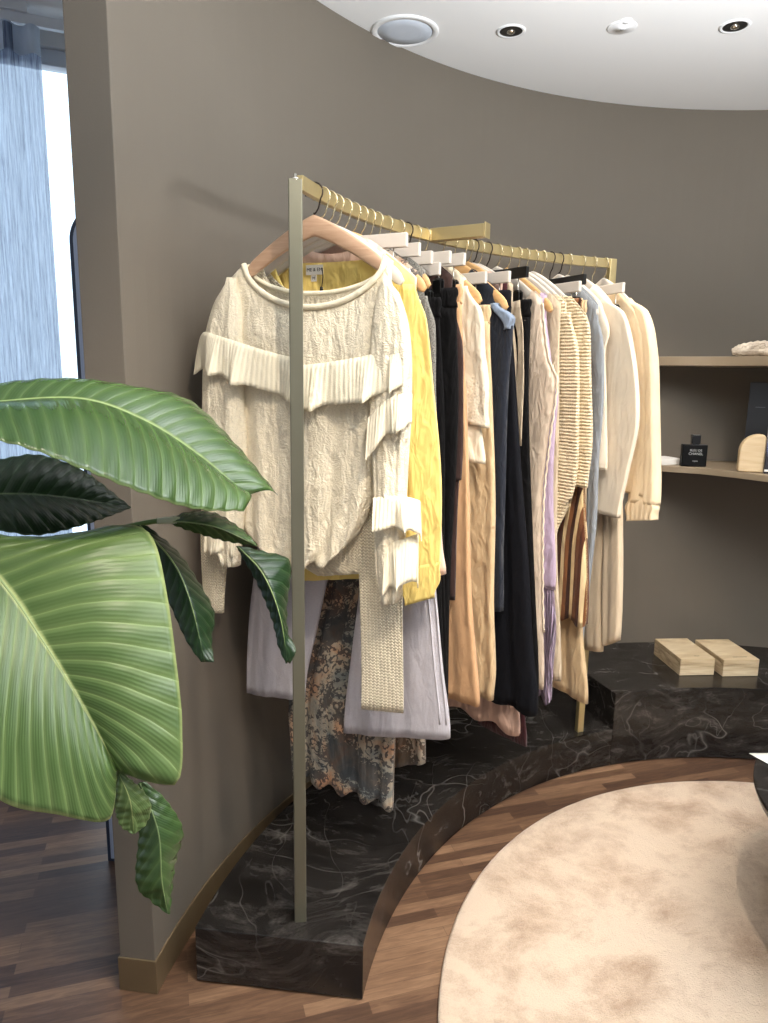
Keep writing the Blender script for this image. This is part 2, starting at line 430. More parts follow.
wbox(mb, .3, .35, .08, CH - .06, .02, .08); wbox(mb, wlen - .35, wlen - .3, .08, CH - .06, .02, .08); wbox(mb, .35, wlen - .35, .08, .13, .02, .08); wbox(mb, .35, wlen - .35, CH - .11, CH - .06, .02, .08)
wbox(mb, wlen * .5 - .025, wlen * .5 + .025, .13, CH - .11, .02, .08)
wf = structure(mb.build('window_1', FRAME, bevel=.004))
mb = MB(); wbox(mb, .35, wlen * .5 - .025, .13, CH - .11, .045, .053); wbox(mb, wlen * .5 + .025, wlen - .35, .13, CH - .11, .045, .053)
o = mb.build('window_pane', glass_mat(), wf)

# sheer curtain hung in front of the window
ce = empty('curtain', wl0 + wd * 1.3 - wn * .12, 0, 'sheer blue grey pleated curtain hanging at the window', 'curtain')
rows, uvs = [], []
for j in range(41):
    t = j / 40; z = 2.52 - t * 2.49
    r, u_ = [], []
    for i in range(481):
        s = .25 + 2.23 * i / 480
        w = math.sin(2 * PI * s / .066 + .5 * math.sin(s * 9)) * (.026 + .006 * math.sin(s * 5)) * (.75 + .25 * t) + .008 * math.sin(s * 61 + 3 * t)
        p = wl0 + wd * s - wn * (.13 + w)
        r.append(Vector((p.x, p.y, z)) - ce.location); u_.append((s * 1.8, z))
    rows.append(r); uvs.append(u_)
CUR = curtain_mat()
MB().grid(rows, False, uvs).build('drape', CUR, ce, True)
rows, uvs = [], []
for j in range(3):
    r, u_ = [], []
    for i in range(481):
        s = .25 + 2.23 * i / 480
        w = math.sin(2 * PI * s / .066 + .5 * math.sin(s * 9)) * (.026 + .006 * math.sin(s * 5)) * .75 + .002
        p = wl0 + wd * s - wn * (.132 + w); z = 2.525 - j * .04
        r.append(Vector((p.x, p.y, z)) - ce.location); u_.append((s * 1.8, z))
    rows.append(r); uvs.append(u_)
MB().grid(rows, False, uvs).build('heading_tape', fabric('curtain_heading', (196, 212, 232), 'weave', wr=0), ce, True, solid=.002)
mb = MB(); c = wl0 + wd * 1.3 - wn * .12
mb.box(Vector((c.x, c.y, 2.545)) - ce.location, (2.5, .02, .03), ang); mb.box(Vector((c.x, c.y, 2.573)) - ce.location, (2.3, .05, .03), ang)
mb.build('curtain_track', FRAME, ce)

# rounded panel between the curtain and the wall end
pe = empty('display_panel', (-.845, 2.0, 0), R_(-4), 'pale blue panel with dark rounded edge between curtain and wall end', 'panel')
def rounded(w, h, r, inset=0):
    pts = []
    for cx, cz, a0 in ((w - r, h - r, 0), (r, h - r, 90)):
        for k in range(13):
            a = R_(a0 + 90 * k / 12); pts.append((cx + (r - inset) * math.cos(a), cz + (r - inset) * math.sin(a)))
    pts += [(inset, inset), (w - inset, inset)]
    return pts
def prism(pts, y0, y1):
    mb = MB(); n = len(pts)
    mb.add([(x, y0, z) for x, z in pts] + [(x, y1, z) for x, z in pts], [tuple(range(n)), tuple(range(n, 2 * n))[::-1]] + [(i, i + n, (i + 1) % n + n, (i + 1) % n) for i in range(n)])
    return mb
prism(rounded(.24, 1.93, .09), 0, .03).build('edge_frame', plain('dark_blue_edge', (44, 58, 82), .4), pe)
prism(rounded(.24, 1.93, .09, .012), -.004, 0).build('panel_face', plain('pale_blue_panel', (176, 190, 216), .35), pe)

# ------------------------------------------------------------------ plinths, rug
mb = MB()
def sector(r0, r1, a0r0, a0r1, a1, z0, z1, n=90):
    rows = []
    for i in range(n + 1):
        t = i / n
        ai = a0r0 + (a1 - a0r0) * t; ao = a0r1 + (a1 - a0r1) * t
        rows.append([wpt(ai, r0, z0), wpt(ao, r1, z0), wpt(ao, r1, z1), wpt(ai, r0, z1)])
    mb = MB(); mb.grid(rows, True); m = n * 4
    mb.f.append((3, 2, 1, 0)); mb.f.append((m, m + 1, m + 2, m + 3))
    return mb
BEV = .0025
org = wpt(140, 1.6, 0)
o = sector(PR, PB, 170.9, 171.45, 108.15, .004, PH).build('plinth', MARBLE, bevel=BEV, origin=org)
tag(o, 'low curved black marble plinth under the clothes rack', 'plinth')
o = sector(PR, WR - .006, 108.1, 108.1, -20, .004, TH).build('plinth', MARBLE, bevel=BEV, origin=wpt(90, 1.6, 0))
tag(o, 'taller curved black marble plinth below the wall shelves', 'plinth')
rc = (1.2722, 1.3604); rr = 1.1268
rows = []
nrad = 150
prof = [(rr - .03 * k, .016) for k in range(0, 38)]
mb = MB()
rng = np.random.default_rng(3)
R1 = [[Vector((rc[0] + r * math.cos(k / nrad * 2 * PI), rc[1] + r * math.sin(k / nrad * 2 * PI), z)) for k in range(nrad)] for r, z in [(rr, .001), (rr + .003, .008), (rr - .001, .014), (rr - .008, .0165)]]
for q in range(1, 36): R1.append([Vector((rc[0] + (rr - .008) * (1 - q / 36) * math.cos(k / nrad * 2 * PI), rc[1] + (rr - .008) * (1 - q / 36) * math.sin(k / nrad * 2 * PI), .0165 + .0012 * math.sin(q * 1.3 + k * .7))) for k in range(nrad)])
mb.grid(R1, True); n = len(mb.v); mb.f.append(tuple(range(n - nrad, n)))
o = mb.build('rug', RUG, None, True, origin=Vector((rc[0], rc[1], 0)))
tag(o, 'round beige plush rug on the dark wooden floor', 'rug')

# ------------------------------------------------------------------ ceiling fittings
def cpt(x, y): return on_z(x, y, CH)
p = cpt(405, 31)
e = empty('ceiling_speaker', p, 0, 'round white ceiling speaker beside the curved wall', 'speaker')
MB().lathe([(.108, 0), (.108, -.004), (.104, -.006), (.09, -.006), (.088, -.002)]).build('trim_ring', CEILW, e, True)
MB().lathe([(.089, -.0005), (.087, -.004), (.045, -.0045), (.001, -.005)]).build('grille', GRILLE, e, True)
for (x, y, lab) in ((511, 31, 'black recessed ceiling downlight next to the round speaker'), (735, 26, 'black recessed ceiling downlight at the right of the ceiling')):
    p = cpt(x, y); e = empty('recessed_downlight', p, 0, lab, 'downlight', 'ceiling downlights')
    MB().lathe([(.046, 0), (.046, -.003), (.04, -.004), (.036, -.002)], n=40).build('trim_ring', CEILW, e, True)
    MB().lathe([(.037, -.001), (.033, -.0025), (.024, -.0015), (.012, -.0012), (.001, -.001)], n=40).build('reflector', BLACK, e, True)
    MB().lathe([(.013, -.0016), (.012, -.006), (.006, -.009), (.0005, -.0095)], n=24).build('bulb', CHROME, e, True)
p = cpt(622, 27); e = empty('smoke_detector', p, 0, 'small white flat detector on the white ceiling', 'detector')
MB().lathe([(.045, 0), (.045, -.003), (.043, -.0038), (.014, -.004), (.013, -.006), (.0005, -.0064)], n=40).build('housing', CEILW, e, True)
MB().lathe([(.006, -.006), (.006, -.0075), (.0005, -.008)], n=16).build('sensor', plain('grey_sensor', (196, 198, 200), .4), e, True)
p = cpt(626, 21); o = MB().lathe([(.02, 0), (.02, -.002), (.009, -.003), (.008, -.006), (.0005, -.0065)], n=32).build('sprinkler', CEILW, None, True, origin=None)
o.location = p; tag(o, 'tiny white sprinkler cover behind the flat ceiling detector', 'sprinkler')

# ------------------------------------------------------------------ clothes rack
pf = on_z(300.5, 918.5, PH)
rk = empty('clothes_rack', pf, 0, 'curved bronze clothes rack standing on the low marble plinth', 'clothes rack')
ra = R_(163.5 + 180)
PT = RZ - .012 - PH
mb = MB(); mb.box((0, 0, PT / 2), (.029, .029, PT), R_(8)); mb.build('post', POSTM, rk, bevel=.002)
mb = MB(); mb.tube([(0, 0, PT), (0, 0, PT + .004), (0, 0, PT + .0045), (0, 0, PT + .012)], [.008, .008, .004, .0035], 12); mb.build('finial', CHROME, rk, True)
rows = []
for i in range(81):
    a = 163.0 - (163.0 - 109.0) * i / 80
    rows.append([rpt(a, RR + dx, RZ + dz) - pf for dx, dz in ((-.007, -.03), (.007, -.03), (.007, 0), (-.007, 0))])
mb = MB(); mb.grid(rows, True); mb.f.append((3, 2, 1, 0)); mb.f.append((320, 321, 322, 323)); mb.build('rail', BRASS, rk, bevel=.001)
fe = rpt(109.2) - pf
mb = MB(); mb.box((fe.x, fe.y, (RZ - PH) / 2), (.022, .026, RZ - PH), R_(108)); mb.build('post', BRASS, rk, bevel=.002)
am = rpt(138.75); er = Vector((.866, -.5, 0))
mb = MB(); c = am + er * .08 + Vector((0, 0, -.012)) - pf
mb.box(c, (.165, .03, .034), R_(-30)); mb.build('side_arm', BRASS, rk, bevel=.0015)
c = am + er * .166 + Vector((0, 0, -.012)) - pf
mb = MB(); mb.box(c, (.004, .036, .04), R_(-30)); mb.build('end_plate', BRASS, rk, bevel=.001)

# ------------------------------------------------------------------ hangers
HZ0 = 1.852
def hz(u):                               # upper line of a shaped hanger
    t = min(1.2, abs(u) / .2)
    return HZ0 - .128 * (t ** 1.15) * (.82 + .18 * t) - .004
def catmull(pts, n):
    out = []
    P = [Vector(p) for p in pts]; P = [P[0] * 2 - P[1]] + P + [P[-1] * 2 - P[-2]]
    for i in range(1, len(P) - 2):
        for k in range(n):
            t = k / n; a, b, c, d = P[i - 1:i + 3]
            out.append(.5 * ((2 * b) + (c - a) * t + (2 * a - 5 * b + 4 * c - d) * t * t + (3 * b - a - 3 * c + d) * t ** 3))
    out.append(P[-2]); return out
def hook_pts(zb, side=1):
    r = .0205; cz = RZ - .0175
    pts = [(side * r * math.cos(R_(t)), 0, cz + r * math.sin(R_(t))) for t in range(200, -41, -12)]
    pts += [(side * .010, 0, cz - .034), (side * .001, 0, cz - .045), (0, 0, zb + .01), (0, 0, zb)]
    return [(x * 1.0, y, z) for x, y, z in pts]
HMESH = {}
def hanger(a, kind, label, hookmat, yaw=0, w=.2, barz=1.825, bw=.165):
    zb = 1.70
    p = rpt(a); r = empty('clothes_hanger', (p.x, p.y, zb), R_(a + 180) + yaw, label, 'hanger', 'hangers on the curved rail')
    if kind in ('wood', 'pink', 'white'):
        key = (kind, w)
        mt = {'wood': WOODH, 'pink': WOODP, 'white': WHITEH}[kind]
        if key not in HMESH:
            mb = MB(); rows = []
            N = 48
            for i in range(N + 1):
                u = -w + 2 * w * i / N
                e = min(1, (w - abs(u)) / .022); e = math.sqrt(max(.0, 1 - (1 - e) ** 2))
                hgt = (.046 - .012 * abs(u) / w) * max(e, .05); th = .0058 * max(e, .2)
                bow = -.012 + .014 * (abs(u) / w) ** 2
                zt = hz(u) - .002 - (1 - e) * .012
                ring = []
                for k in range(10):
                    q = k / 10 * 2 * PI
                    sx = math.copysign(abs(math.cos(q)) ** .6, math.cos(q)); sz = math.copysign(abs(math.sin(q)) ** .6, math.sin(q))
                    ring.append((u, bow * 0 + th * sx, zt - hgt / 2 + hgt / 2 * sz - zb))
                rows.append(ring)
            mb.grid(rows, True); mb.f.append(tuple(range(10))[::-1]); mb.f.append(tuple(range(N * 10, N * 10 + 10)))
            HMESH[key] = mb
        HMESH[key].build('hanger_body', mt, r, True)
        top = HZ0 - .008
    else:
        mt = BLACK if kind == 'blackbar' else WHITEH
        mb = MB(); mb.box((0, 0, barz - .016 - zb), (bw * 2, .012, .032)); mb.build('bar', mt, r, bevel=.002)
        for s in (-1, 1):
            x = s * (bw - .035)
            mb = MB(); mb.tube([(x, 0, barz - .03 - zb), (x, 0, barz - .062 - zb), (x + .004, .004, barz - .072 - zb), (x, 0, barz - .082 - zb)], .0016, 8)
            mb.build('clip_wire', CHROME, r, True)
            mb = MB(); mb.box((x, -.0075, barz - .088 - zb), (.026, .005, .036)); mb.box((x, .0075, barz - .088 - zb), (.026, .005, .036)); mb.box((x, 0, barz - .069 - zb), (.02, .016, .006))
            mb.build('clip', BLACK, r, bevel=.002)
        top = barz
    hp = catmull([(x, y, z - zb) for x, y, z in hook_pts(top - .004, -1 if random.random() < .0 else 1)], 2)
    MB().tube(hp, .00185, 8).build('hook', hookmat, r, True)
    return r

# ------------------------------------------------------------------ garments
ANG = []
def gap(a, u):
    """half of the free room in front of and behind a garment, out at distance u"""
    f = [x for x in ANG if x > a + .01]; b_ = [x for x in ANG if x < a - .01]
    r = max(.6, RR - u)
    return ((min(f) - a) * PI / 180 * r / 2 - .0022 if f else .06), ((a - max(b_)) * PI / 180 * r / 2 - .0022 if b_ else .03)
class Edge:
    def __init__(s, pts):
        pts = sorted(pts, key=lambda p: -p[1]); s.z = [p[1] for p in pts]; s.u = [p[0] for p in pts]
    def __call__(s, z):
        Z, U = s.z, s.u
        if z >= Z[0]: return U[0]
        if z <= Z[-1]: return U[-1]
        for i in range(len(Z) - 1):
            if Z[i + 1] <= z <= Z[i]:
                t = (Z[i] - z) / max(1e-6, Z[i] - Z[i + 1])
                m = lambda k: 0 if k <= 0 or k >= len(Z) - 1 else (U[k + 1] - U[k - 1]) / (Z[k - 1] - Z[k + 1]) * (Z[i] - Z[i + 1])
                m0, m1 = m(i), m(i + 1)
                return (2 * t ** 3 - 3 * t * t + 1) * U[i] + (t ** 3 - 2 * t * t + t) * m0 + (-2 * t ** 3 + 3 * t * t) * U[i + 1] + (t ** 3 - t * t) * m1
def edge(spec, a, dy):
    if isinstance(spec, (int, float)): return Edge([(spec, 2), (spec, 0)])
    return Edge([uz(x, y, a, dy) if x > 3 else (x, y) for x, y in spec])   # image points or (distance, height) pairs

def cloth(root, name, mat, a, Rs, Ls, top='shoulder', bot=None, th=.014, fold=(.006, 5, 0), dy=0.0, neck=(.085, .03, 0), rows=44, ring=88, solid=.0018, seed=0, z_top=None, hemwave=0, grow=.35, open_bottom=True, hollow=0.0, bl=None, br=None, sag=0.0, belly=0.0, pw=.55, clampn=True):
    """a closed sleeve of cloth hanging in the plane of its hanger; x out from the rail, y along it"""
    rnd = random.Random(seed * 13 + int(a * 10))
    Re, Le = edge(Rs, a, dy), edge(Ls, a, dy)
    zr = br if br is not None else min(Re.z); zl = bl if bl is not None else (min(Le.z) if not isinstance(Ls, (int, float)) else zr)
    if isinstance(Rs, (int, float)): zr = zl
    if bl is None and not isinstance(Ls, (int, float)) and Ls[0][0] < 3 and Rs[0][0] > 3: zl = zr
    ztr = z_top if z_top is not None else max(Re.z)
    ztl = z_top if z_top is not None else (max(Le.z) if not isinstance(Ls, (int, float)) else ztr)
    ph = [rnd.uniform(0, 6.28) for _ in range(6)]
    amp, k, p0 = fold
    z0 = root.location.z
    mbm = MB(); R, UV = [], []
    if top == 'shoulder':
        uR = Re(1.70); uL = Le(1.70)
    for i in range(rows + 1):
        s = i / rows
        row, uvr = [], []
        for j in range(ring):
            f = 2 * PI * j / ring
            cw = math.cos(f); w = .5 + .5 * math.copysign(abs(cw) ** .8, cw); front = math.sin(f) > 0
            if top == 'shoulder':
                ut = uL + (uR - uL) * w
                nw, ndf, ndb = neck
                zt = hz(ut) + .004
                if abs(ut) < nw:
                    q = 1 - (ut / nw) ** 2
                    zt = hz(nw) + .004 + (.012 * q if not front else 0)
                    zt -= (ndf if front else ndb) * q ** .6
            else:
                zt = ztl + (ztr - ztl) * w
            zb = zl + (zr - zl) * w + hemwave * math.sin(2 * PI * k * w + p0 + (0 if front else .8)) - sag * math.sin(PI * w)
            z = zt + (zb - zt) * s
            zz_r = ztr + (zr - ztr) * s if top != 'shoulder' else (hz(uR) + .004) * (1 - s) + zr * s
            zz_l = ztl + (zl - ztl) * s if top != 'shoulder' else (hz(uL) + .004) * (1 - s) + zl * s
            ur, ul = Re(zz_r), Le(zz_l)
            u = ul + (ur - ul) * w
            sn = abs(math.sin(f)) ** pw
            g = min(1, s / .12) ** .6 if top == 'shoulder' else min(1, .45 + s * 3)
            tt = .0095 + (max(th, .0095) - .0095) * g if top == 'shoulder' else .005 + (th - .005) * g
            y = (-1 if front else 1) * tt * sn * (1 + belly * s)
            gs = (s ** 1.0) * (1 - grow) + grow * min(1, s * 4)
            wig = amp * gs * (math.sin(2 * PI * k * w + p0 + .9 * math.sin(s * 2.2 + ph[0])) + .45 * math.sin(2 * PI * k * 2.3 * w + ph[1] + s) + .3 * math.sin(7 * s + ph[2] + 9 * w))
            y += wig * min(1, sn * 1.3 + .15) * (1 if front else .8)
            u += .0025 * math.sin(9 * s + ph[3]) * (2 * w - 1)
            yy = y + dy
            if clampn:
                fr_, bk_ = gap(a, u)
                lo_, hi_ = -fr_, bk_
                if yy < lo_ * .6: yy = lo_ * .6 + (lo_ * .4) * math.tanh((yy - lo_ * .6) / (lo_ * .4))
                elif yy > hi_ * .6: yy = hi_ * .6 + (hi_ * .4) * math.tanh((yy - hi_ * .6) / (hi_ * .4))
            row.append((u, yy, z - z0)); uvr.append((w * max(.08, ur - ul) * (1 if front else -1), z))
        R.append(row); UV.append(uvr)
    mbm.grid(R, True, UV)
    return mbm.build(name, mat, root, True, solid=solid)

def garment(name, label, cat, a, zbase=None, group='garments on the curved rail'):
    p = rpt(a)
    return empty(name, (p.x, p.y, zbase if zbase else .6), R_(a + 180), label, cat, group)

def trousers(root, mat, a, R1, L1, R2, L2, ztop=1.745, th=.016, fold=(.004, 2, 0), wb=True, crease=True, band=None, dy=0):
    """two legs side by side plus a waistband"""
    for (r, l) in ((R1, L1), (R2, L2)):
        cloth(root, 'leg', mat, a, r, l, 'flat', th=th, fold=fold, dy=dy, z_top=ztop - .045, seed=len(root.children))
    Ra, La = edge(R1, a, dy), edge(L2, a, dy)
    cloth(root, 'waistband', band or mat, a, [(Ra(ztop - .05), ztop), (Ra(ztop - .05), ztop - .05)], [(La(ztop - .05), ztop), (La(ztop - .05), ztop - .05)], 'flat', th=.010, fold=(.001, 2, 0), rows=6, dy=dy)

def ruffle(root, mat, path, drop, out, n, amp, dirs, seed=0, cols=150, rows=9, droop=1.0, name='ruffle'):
    """gathered frill: path = top edge in local (u, y, z)"""
    rnd = random.Random(seed)
    P = catmull(path, 24); L = len(P)
    rows_, uv = [], []
    acc = [0]
    for i in range(1, L): acc.append(acc[-1] + (P[i] - P[i - 1]).length)
    ph = rnd.uniform(0, 6)
    for r in range(rows + 1):
        t = r / rows; row, u_ = [], []
        for i in range(cols + 1):
            q = i / cols; k = min(L - 2, int(q * (L - 1))); fr = q * (L - 1) - k
            p = P[k].lerp(P[k + 1], fr)
            d = (dirs(q) if callable(dirs) else Vector(dirs)).normalized()
            tang = (P[k + 1] - P[k]).normalized()
            ang_ = 2 * PI * n * q + ph + .9 * math.sin(q * 11 + ph)
            wv = math.sin(ang_) + .3 * math.sin(2.3 * ang_)
            dd = drop(q) if callable(drop) else drop
            pt = p + d * (out * (t ** .7) + amp * wv * t) + tang * (.6 * amp * math.cos(ang_) * t) + Vector((0, 0, -dd * t * (1 + .05 * wv)))
            row.append(pt); u_.append((acc[-1] * q * 1.7, -dd * t))
        rows_.append(row); uv.append(u_)
    return MB().grid(rows_, False, uv).build(name, mat, root, True, solid=.0022)

K = {}
K['lace'] = fabric('cream_lace_knit', (240, 229, 204), 'lace', wr=.3)
K['lacerib'] = fabric('cream_rib_knit', (244, 234, 208), 'rib', wr=.15)
K['knit'] = fabric('cream_stocking_knit', (246, 234, 206), 'knit', wr=.2)
K['yellow'] = fabric('yellow_cotton', (240, 214, 128), 'weave', wr=.24)
K['pink'] = fabric('pale_pink_cotton', (240, 206, 186), 'weave')
K['lilacdenim'] = fabric('lilac_denim', (192, 188, 195), 'twill', wr=.09)
K['lilacseam'] = fabric('lilac_denim_seam', (206, 203, 210), 'twill', wr=.05)
K['print'] = fabric('faded_animal_print', (150, 140, 130), 'print', c2=(40, 42, 50))
K['leopard'] = fabric('brown_leopard_print', (150, 120, 90), 'print', c2=(52, 36, 24))
K['tweed'] = fabric('grey_flecked_cloth', (150, 146, 136), 'tweed', c2=(52, 52, 54))
K['black'] = fabric('black_cloth', (9, 8, 9), 'weave', sheen=0)
K['velvet'] = fabric('black_velvet', (7, 6, 7), 'weave', sheen=.01)
K['brown'] = fabric('dark_brown_cloth', (58, 40, 36), 'weave')
K['camel'] = fabric('camel_cloth', (208, 164, 122), 'weave', wr=.12)
K['eyelet'] = fabric('cream_eyelet', (238, 226, 202), 'eyelet', wr=.22)
K['cream'] = fabric('cream_cotton', (238, 226, 202), 'weave', wr=.24)
K['beige'] = fabric('beige_cloth', (210, 182, 142), 'weave')
K['denim'] = fabric('dark_blue_denim', (32, 36, 46), 'twill')
K['paledenim'] = fabric('pale_blue_denim', (128, 142, 162), 'twill')
K['navy'] = fabric('navy_cloth', (13, 14, 20), 'weave', sheen=0, wr=.12)
K['blush'] = fabric('blush_cloth', (216, 182, 164), 'weave')
K['burgundy'] = fabric('burgundy_cloth', (66, 30, 34), 'weave')
K['taupe'] = fabric('taupe_cloth', (196, 178, 152), 'weave')
K['satin'] = fabric('champagne_satin', (212, 192, 170), 'satin')
K['lilac'] = fabric('lilac_knit', (184, 164, 186), 'weave')
K['fringe'] = fabric('lilac_fringe', (182, 160, 184), 'fringe')
K['crochet'] = fabric('cream_crochet', (238, 220, 184), 'crochet')
K['stripe'] = fabric('brown_striped_cloth', (150, 100, 60), 'stripe')
K['blue'] = fabric('pale_blue_cotton', (142, 147, 152), 'weave', wr=.25)
K['ivory'] = fabric('ivory_cloth', (238, 224, 202), 'weave', wr=.09)
K['sand'] = fabric('sand_cloth', (214, 194, 166), 'weave', wr=.12)
K['coat'] = fabric('cream_coat_cloth', (238, 216, 180), 'weave', wr=.1)
K['lacetrim'] = fabric('champagne_lace', (224, 206, 182), 'lace', wr=.1)

ANG += [160.3, 158.9, 157.5, 156.2, 154.6, 153.0, 151.6, 150.2, 148.8, 147.0, 144.8, 143.3, 141.8, 140.2, 137.3, 135.3, 133.5, 132.5, 131.6, 130.7, 129.3, 127.6, 125.9, 124.3, 123.0, 121.6, 120.2, 118.8, 117.4, 116.0, 113.9, 112.1, 110.3]
# 1 --- cream lace jumper with frills, the nearest garment
A = 160.3
hanger(A, 'pink', 'pinkish wooden hanger with dark hook holding the frilled lace jumper', DARKHOOK, w=0.172)
g = garment('lace_jumper', 'cream lace knit jumper with frills across the chest, nearest on the rail', 'jumper', A, 1.0)
def L3(x, y, dy=0.0):
    u, z = uz(x, y, A, dy); return Vector((u, dy, z - g.location.z))
cloth(g, 'body', K['lace'], A, [(390, 280), (386, 340), (381, 400), (376, 450), (372, 500), (356, 540), (338, 556)],
      [(228, 285), (222, 340), (230, 400), (237, 470), (243, 530), (262, 556)], 'shoulder', th=.024, fold=(.009, 3, 1.0), neck=(.172, .098, .078), rows=70, sag=.03, ring=150, seed=1, hemwave=.012, grow=.2, pw=.7)
# neck trim, front half and back half
def neck_line(front, n=40, lift=0):
    pts = []
    for i in range(n + 1):
        u = -.172 + .344 * i / n; q = 1 - (u / .172) ** 2
        z = hz(.172) + .004 + (.012 * q if not front else 0) - (.098 if front else .078) * max(0, q) ** .6 + lift
        pts.append(Vector((u, (-1 if front else .7) * (.0105 + .006 * max(0, q) ** .5), z - g.location.z)))
    return pts
MB().tube(neck_line(True), .0065, 10).build('neck_trim', K['lacerib'], g, True)
MB().tube(neck_line(False), .0055, 10).build('neck_trim', K['lacerib'], g, True)
cloth(g, 'sleeve', K['lace'], A, [(388, 277), (399, 294), (408, 330), (410, 400), (408, 470), (405, 530), (402, 570), (398, 600)], [(383, 277), (377, 300), (374, 340), (372, 400), (374, 470), (376, 530), (378, 570), (383, 603)], 'flat', th=.03, fold=(.005, 2, 0), dy=-.02, seed=2, pw=.8)
cloth(g, 'sleeve', K['lace'], A, [(234, 278), (239, 300), (241, 340), (244, 400), (246, 470), (240, 540), (238, 566)], [(229, 278), (216, 304), (207, 340), (203, 400), (204, 470), (214, 540), (224, 562)], 'flat', th=.024, fold=(.005, 2, 1), dy=-.024, seed=3, pw=.8)
ruffle(g, K['lacerib'], [L3(201, 336, .0), L3(205, 332, -.036), L3(216, 335, -.052), L3(238, 342, -.05), L3(270, 352, -.036), L3(300, 359, -.03)], lambda q: .088 + .004 * q,   .02, 3.3, .011, (-.15, -1, 0), 1)
ruffle(g, K['lacerib'], [L3(299, 366, -.03), L3(330, 362, -.034), L3(360, 357, -.036), L3(385, 350, -.038), L3(404, 344, -.034), L3(411, 345, -.005)], lambda q: .1 - .012 * q, .024, 3.3, .012, (.15, -1, 0), 2)
ruffle(g, K['lacerib'], [L3(368, 418, -.046), L3(384, 402, -.05), L3(402, 394, -.05), L3(412, 394, -.02)], lambda q: .085 - .02 * q, .026, 1.6, .010, (.3, -1, 0), 3)
ruffle(g, K['lacerib'], [L3(373, 498, -.046), L3(390, 496, -.05), L3(406, 497, -.048), L3(418, 500, -.02), L3(420, 502, .012)], lambda q: .068 + .008 * q, .03, 2.2, .011, (.45, -1, 0), 4)
ruffle(g, K['lacerib'], [L3(384, 548, -.044), L3(394, 542, -.046), L3(406, 538, -.042), L3(416, 534, -.02), L3(418, 534, .01)], lambda q: .1 + .01 * q, .024, 2.0, .010, (.45, -1, 0), 5)
ruffle(g, K['lacerib'], [L3(206, 520, -.03), L3(222, 516, -.036), L3(238, 520, -.03)], .085, .014, 1.5, .006, (-.1, -1, 0), 6, cols=60)

# 2 --- plain cream knit
A = 158.9
hanger(A, 'white', 'white wooden hanger holding the plain cream knit jumper', GOLDHOOK)
g = garment('knit_jumper', 'plain cream knit jumper with very long sleeves, hung behind the lace jumper', 'jumper', A, .7)
cloth(g, 'body', K['knit'], A, [(392, 300), (398, 400), (402, 470), (392, 530), (372, 572)], [(230, 300), (232, 400), (246, 500), (290, 560), (318, 575)], 'shoulder', th=.016, fold=(.004, 3, 0), neck=(.15, .12, .10), dy=.0, seed=4)
cloth(g, 'sleeve', K['knit'], A, [(396, 330), (402, 450), (401, 580), (400, 716)], [(366, 330), (355, 450), (356, 580), (360, 712)], 'flat', th=.016, fold=(.002, 1, 0), dy=-.03, seed=5)
cloth(g, 'sleeve', K['knit'], A, [(232, 330), (230, 450), (226, 560), (224, 613)], [(-.25, 1.6), (-.312, 1.2), (-.322, .9)], 'flat', th=.009, fold=(.001, 1, 0), dy=-.036, seed=6, clampn=False)

# 3 --- yellow blouse
A = 157.5
hanger(A, 'white', 'white wooden hanger holding the yellow blouse', GOLDHOOK)
g = garment('blouse', 'yellow cotton blouse hung behind the lace jumper, its cuff turned up', 'blouse', A, 1.0)
cloth(g, 'body', K['yellow'], A, [(414, 300), (424, 400), (430, 480), (420, 560), (412, 575)], [(250, 300), (246, 420), (256, 520), (300, 580)], 'shoulder', th=.016, fold=(.005, 5, 0), neck=(.14, .13, .025), seed=7)
cloth(g, 'sleeve', K['yellow'], A, [(414, 284), (426, 320), (434, 400), (440, 500), (440, 560), (437, 580)], [(404, 284), (404, 320), (408, 400), (410, 500), (405, 560), (400, 576)], 'flat', th=.018, fold=(.004, 2, 0), dy=-.012, seed=8)
cloth(g, 'cuff', K['yellow'], A, [(440, 562), (438, 582), (434, 598)], [(398, 570), (401, 590), (404, 606)], 'flat', th=.02, fold=(.001, 1, 0), dy=-.016, rows=10, seed=9)
u, z = uz(315, 270, A, .012)
lb = MB(); lb.box((u, .010, z - g.location.z), (.045, .002, .022)); lo_ = lb.build('brand_label', PAPER, g)
lb = MB(); lb.box((u - .002, .010, z - .019 - g.location.z), (.014, .002, .014)); lb.build('size_label', PAPER, lo_)

def text_mesh(txt, size, name, mat, parent, M4, extrude=.0002):
    cu = bpy.data.curves.new(name, 'FONT'); cu.body = txt; cu.size = size; cu.align_x = 'CENTER'; cu.align_y = 'CENTER'; cu.extrude = extrude
    to = bpy.data.objects.new(name + '_src', cu); COL.objects.link(to)
    dg = bpy.context.evaluated_depsgraph_get()
    me = bpy.data.meshes.new_from_object(to.evaluated_get(dg)); me.transform(M4)
    bpy.data.objects.remove(to); bpy.data.curves.remove(cu)
    me.materials.clear(); me.materials.append(mat)
    o = bpy.data.objects.new(name, me); COL.objects.link(o); o.parent = parent
    return o
INK = plain('dark_ink', (40, 40, 44), .6)
text_mesh('ME & EM', .011, 'lettering', INK, lo_, Matrix.Translation((u, .0088, z - g.location.z)) @ Matrix.Rotation(PI / 2, 4, 'X'))
text_mesh('M', .009, 'lettering', INK, lo_, Matrix.Translation((u - .002, .0088, z - .019 - g.location.z)) @ Matrix.Rotation(PI / 2, 4, 'X'))
u2, z2 = uz(323, 268, A, .01)
mb = MB(); mb.tube([(u2, .006, z2 - g.location.z), (u2 + .003, .004, z2 - .02 - g.location.z), (u2 + .001, .002, z2 - .045 - g.location.z)], [.0015, .0012, .0012], 8)
mb.tube([(u2 + .001, .002, z2 - .043 - g.location.z), (u2, .002, z2 - .053 - g.location.z)], .0042, 10); mb.build('tag_cord', BLACK, g, True)

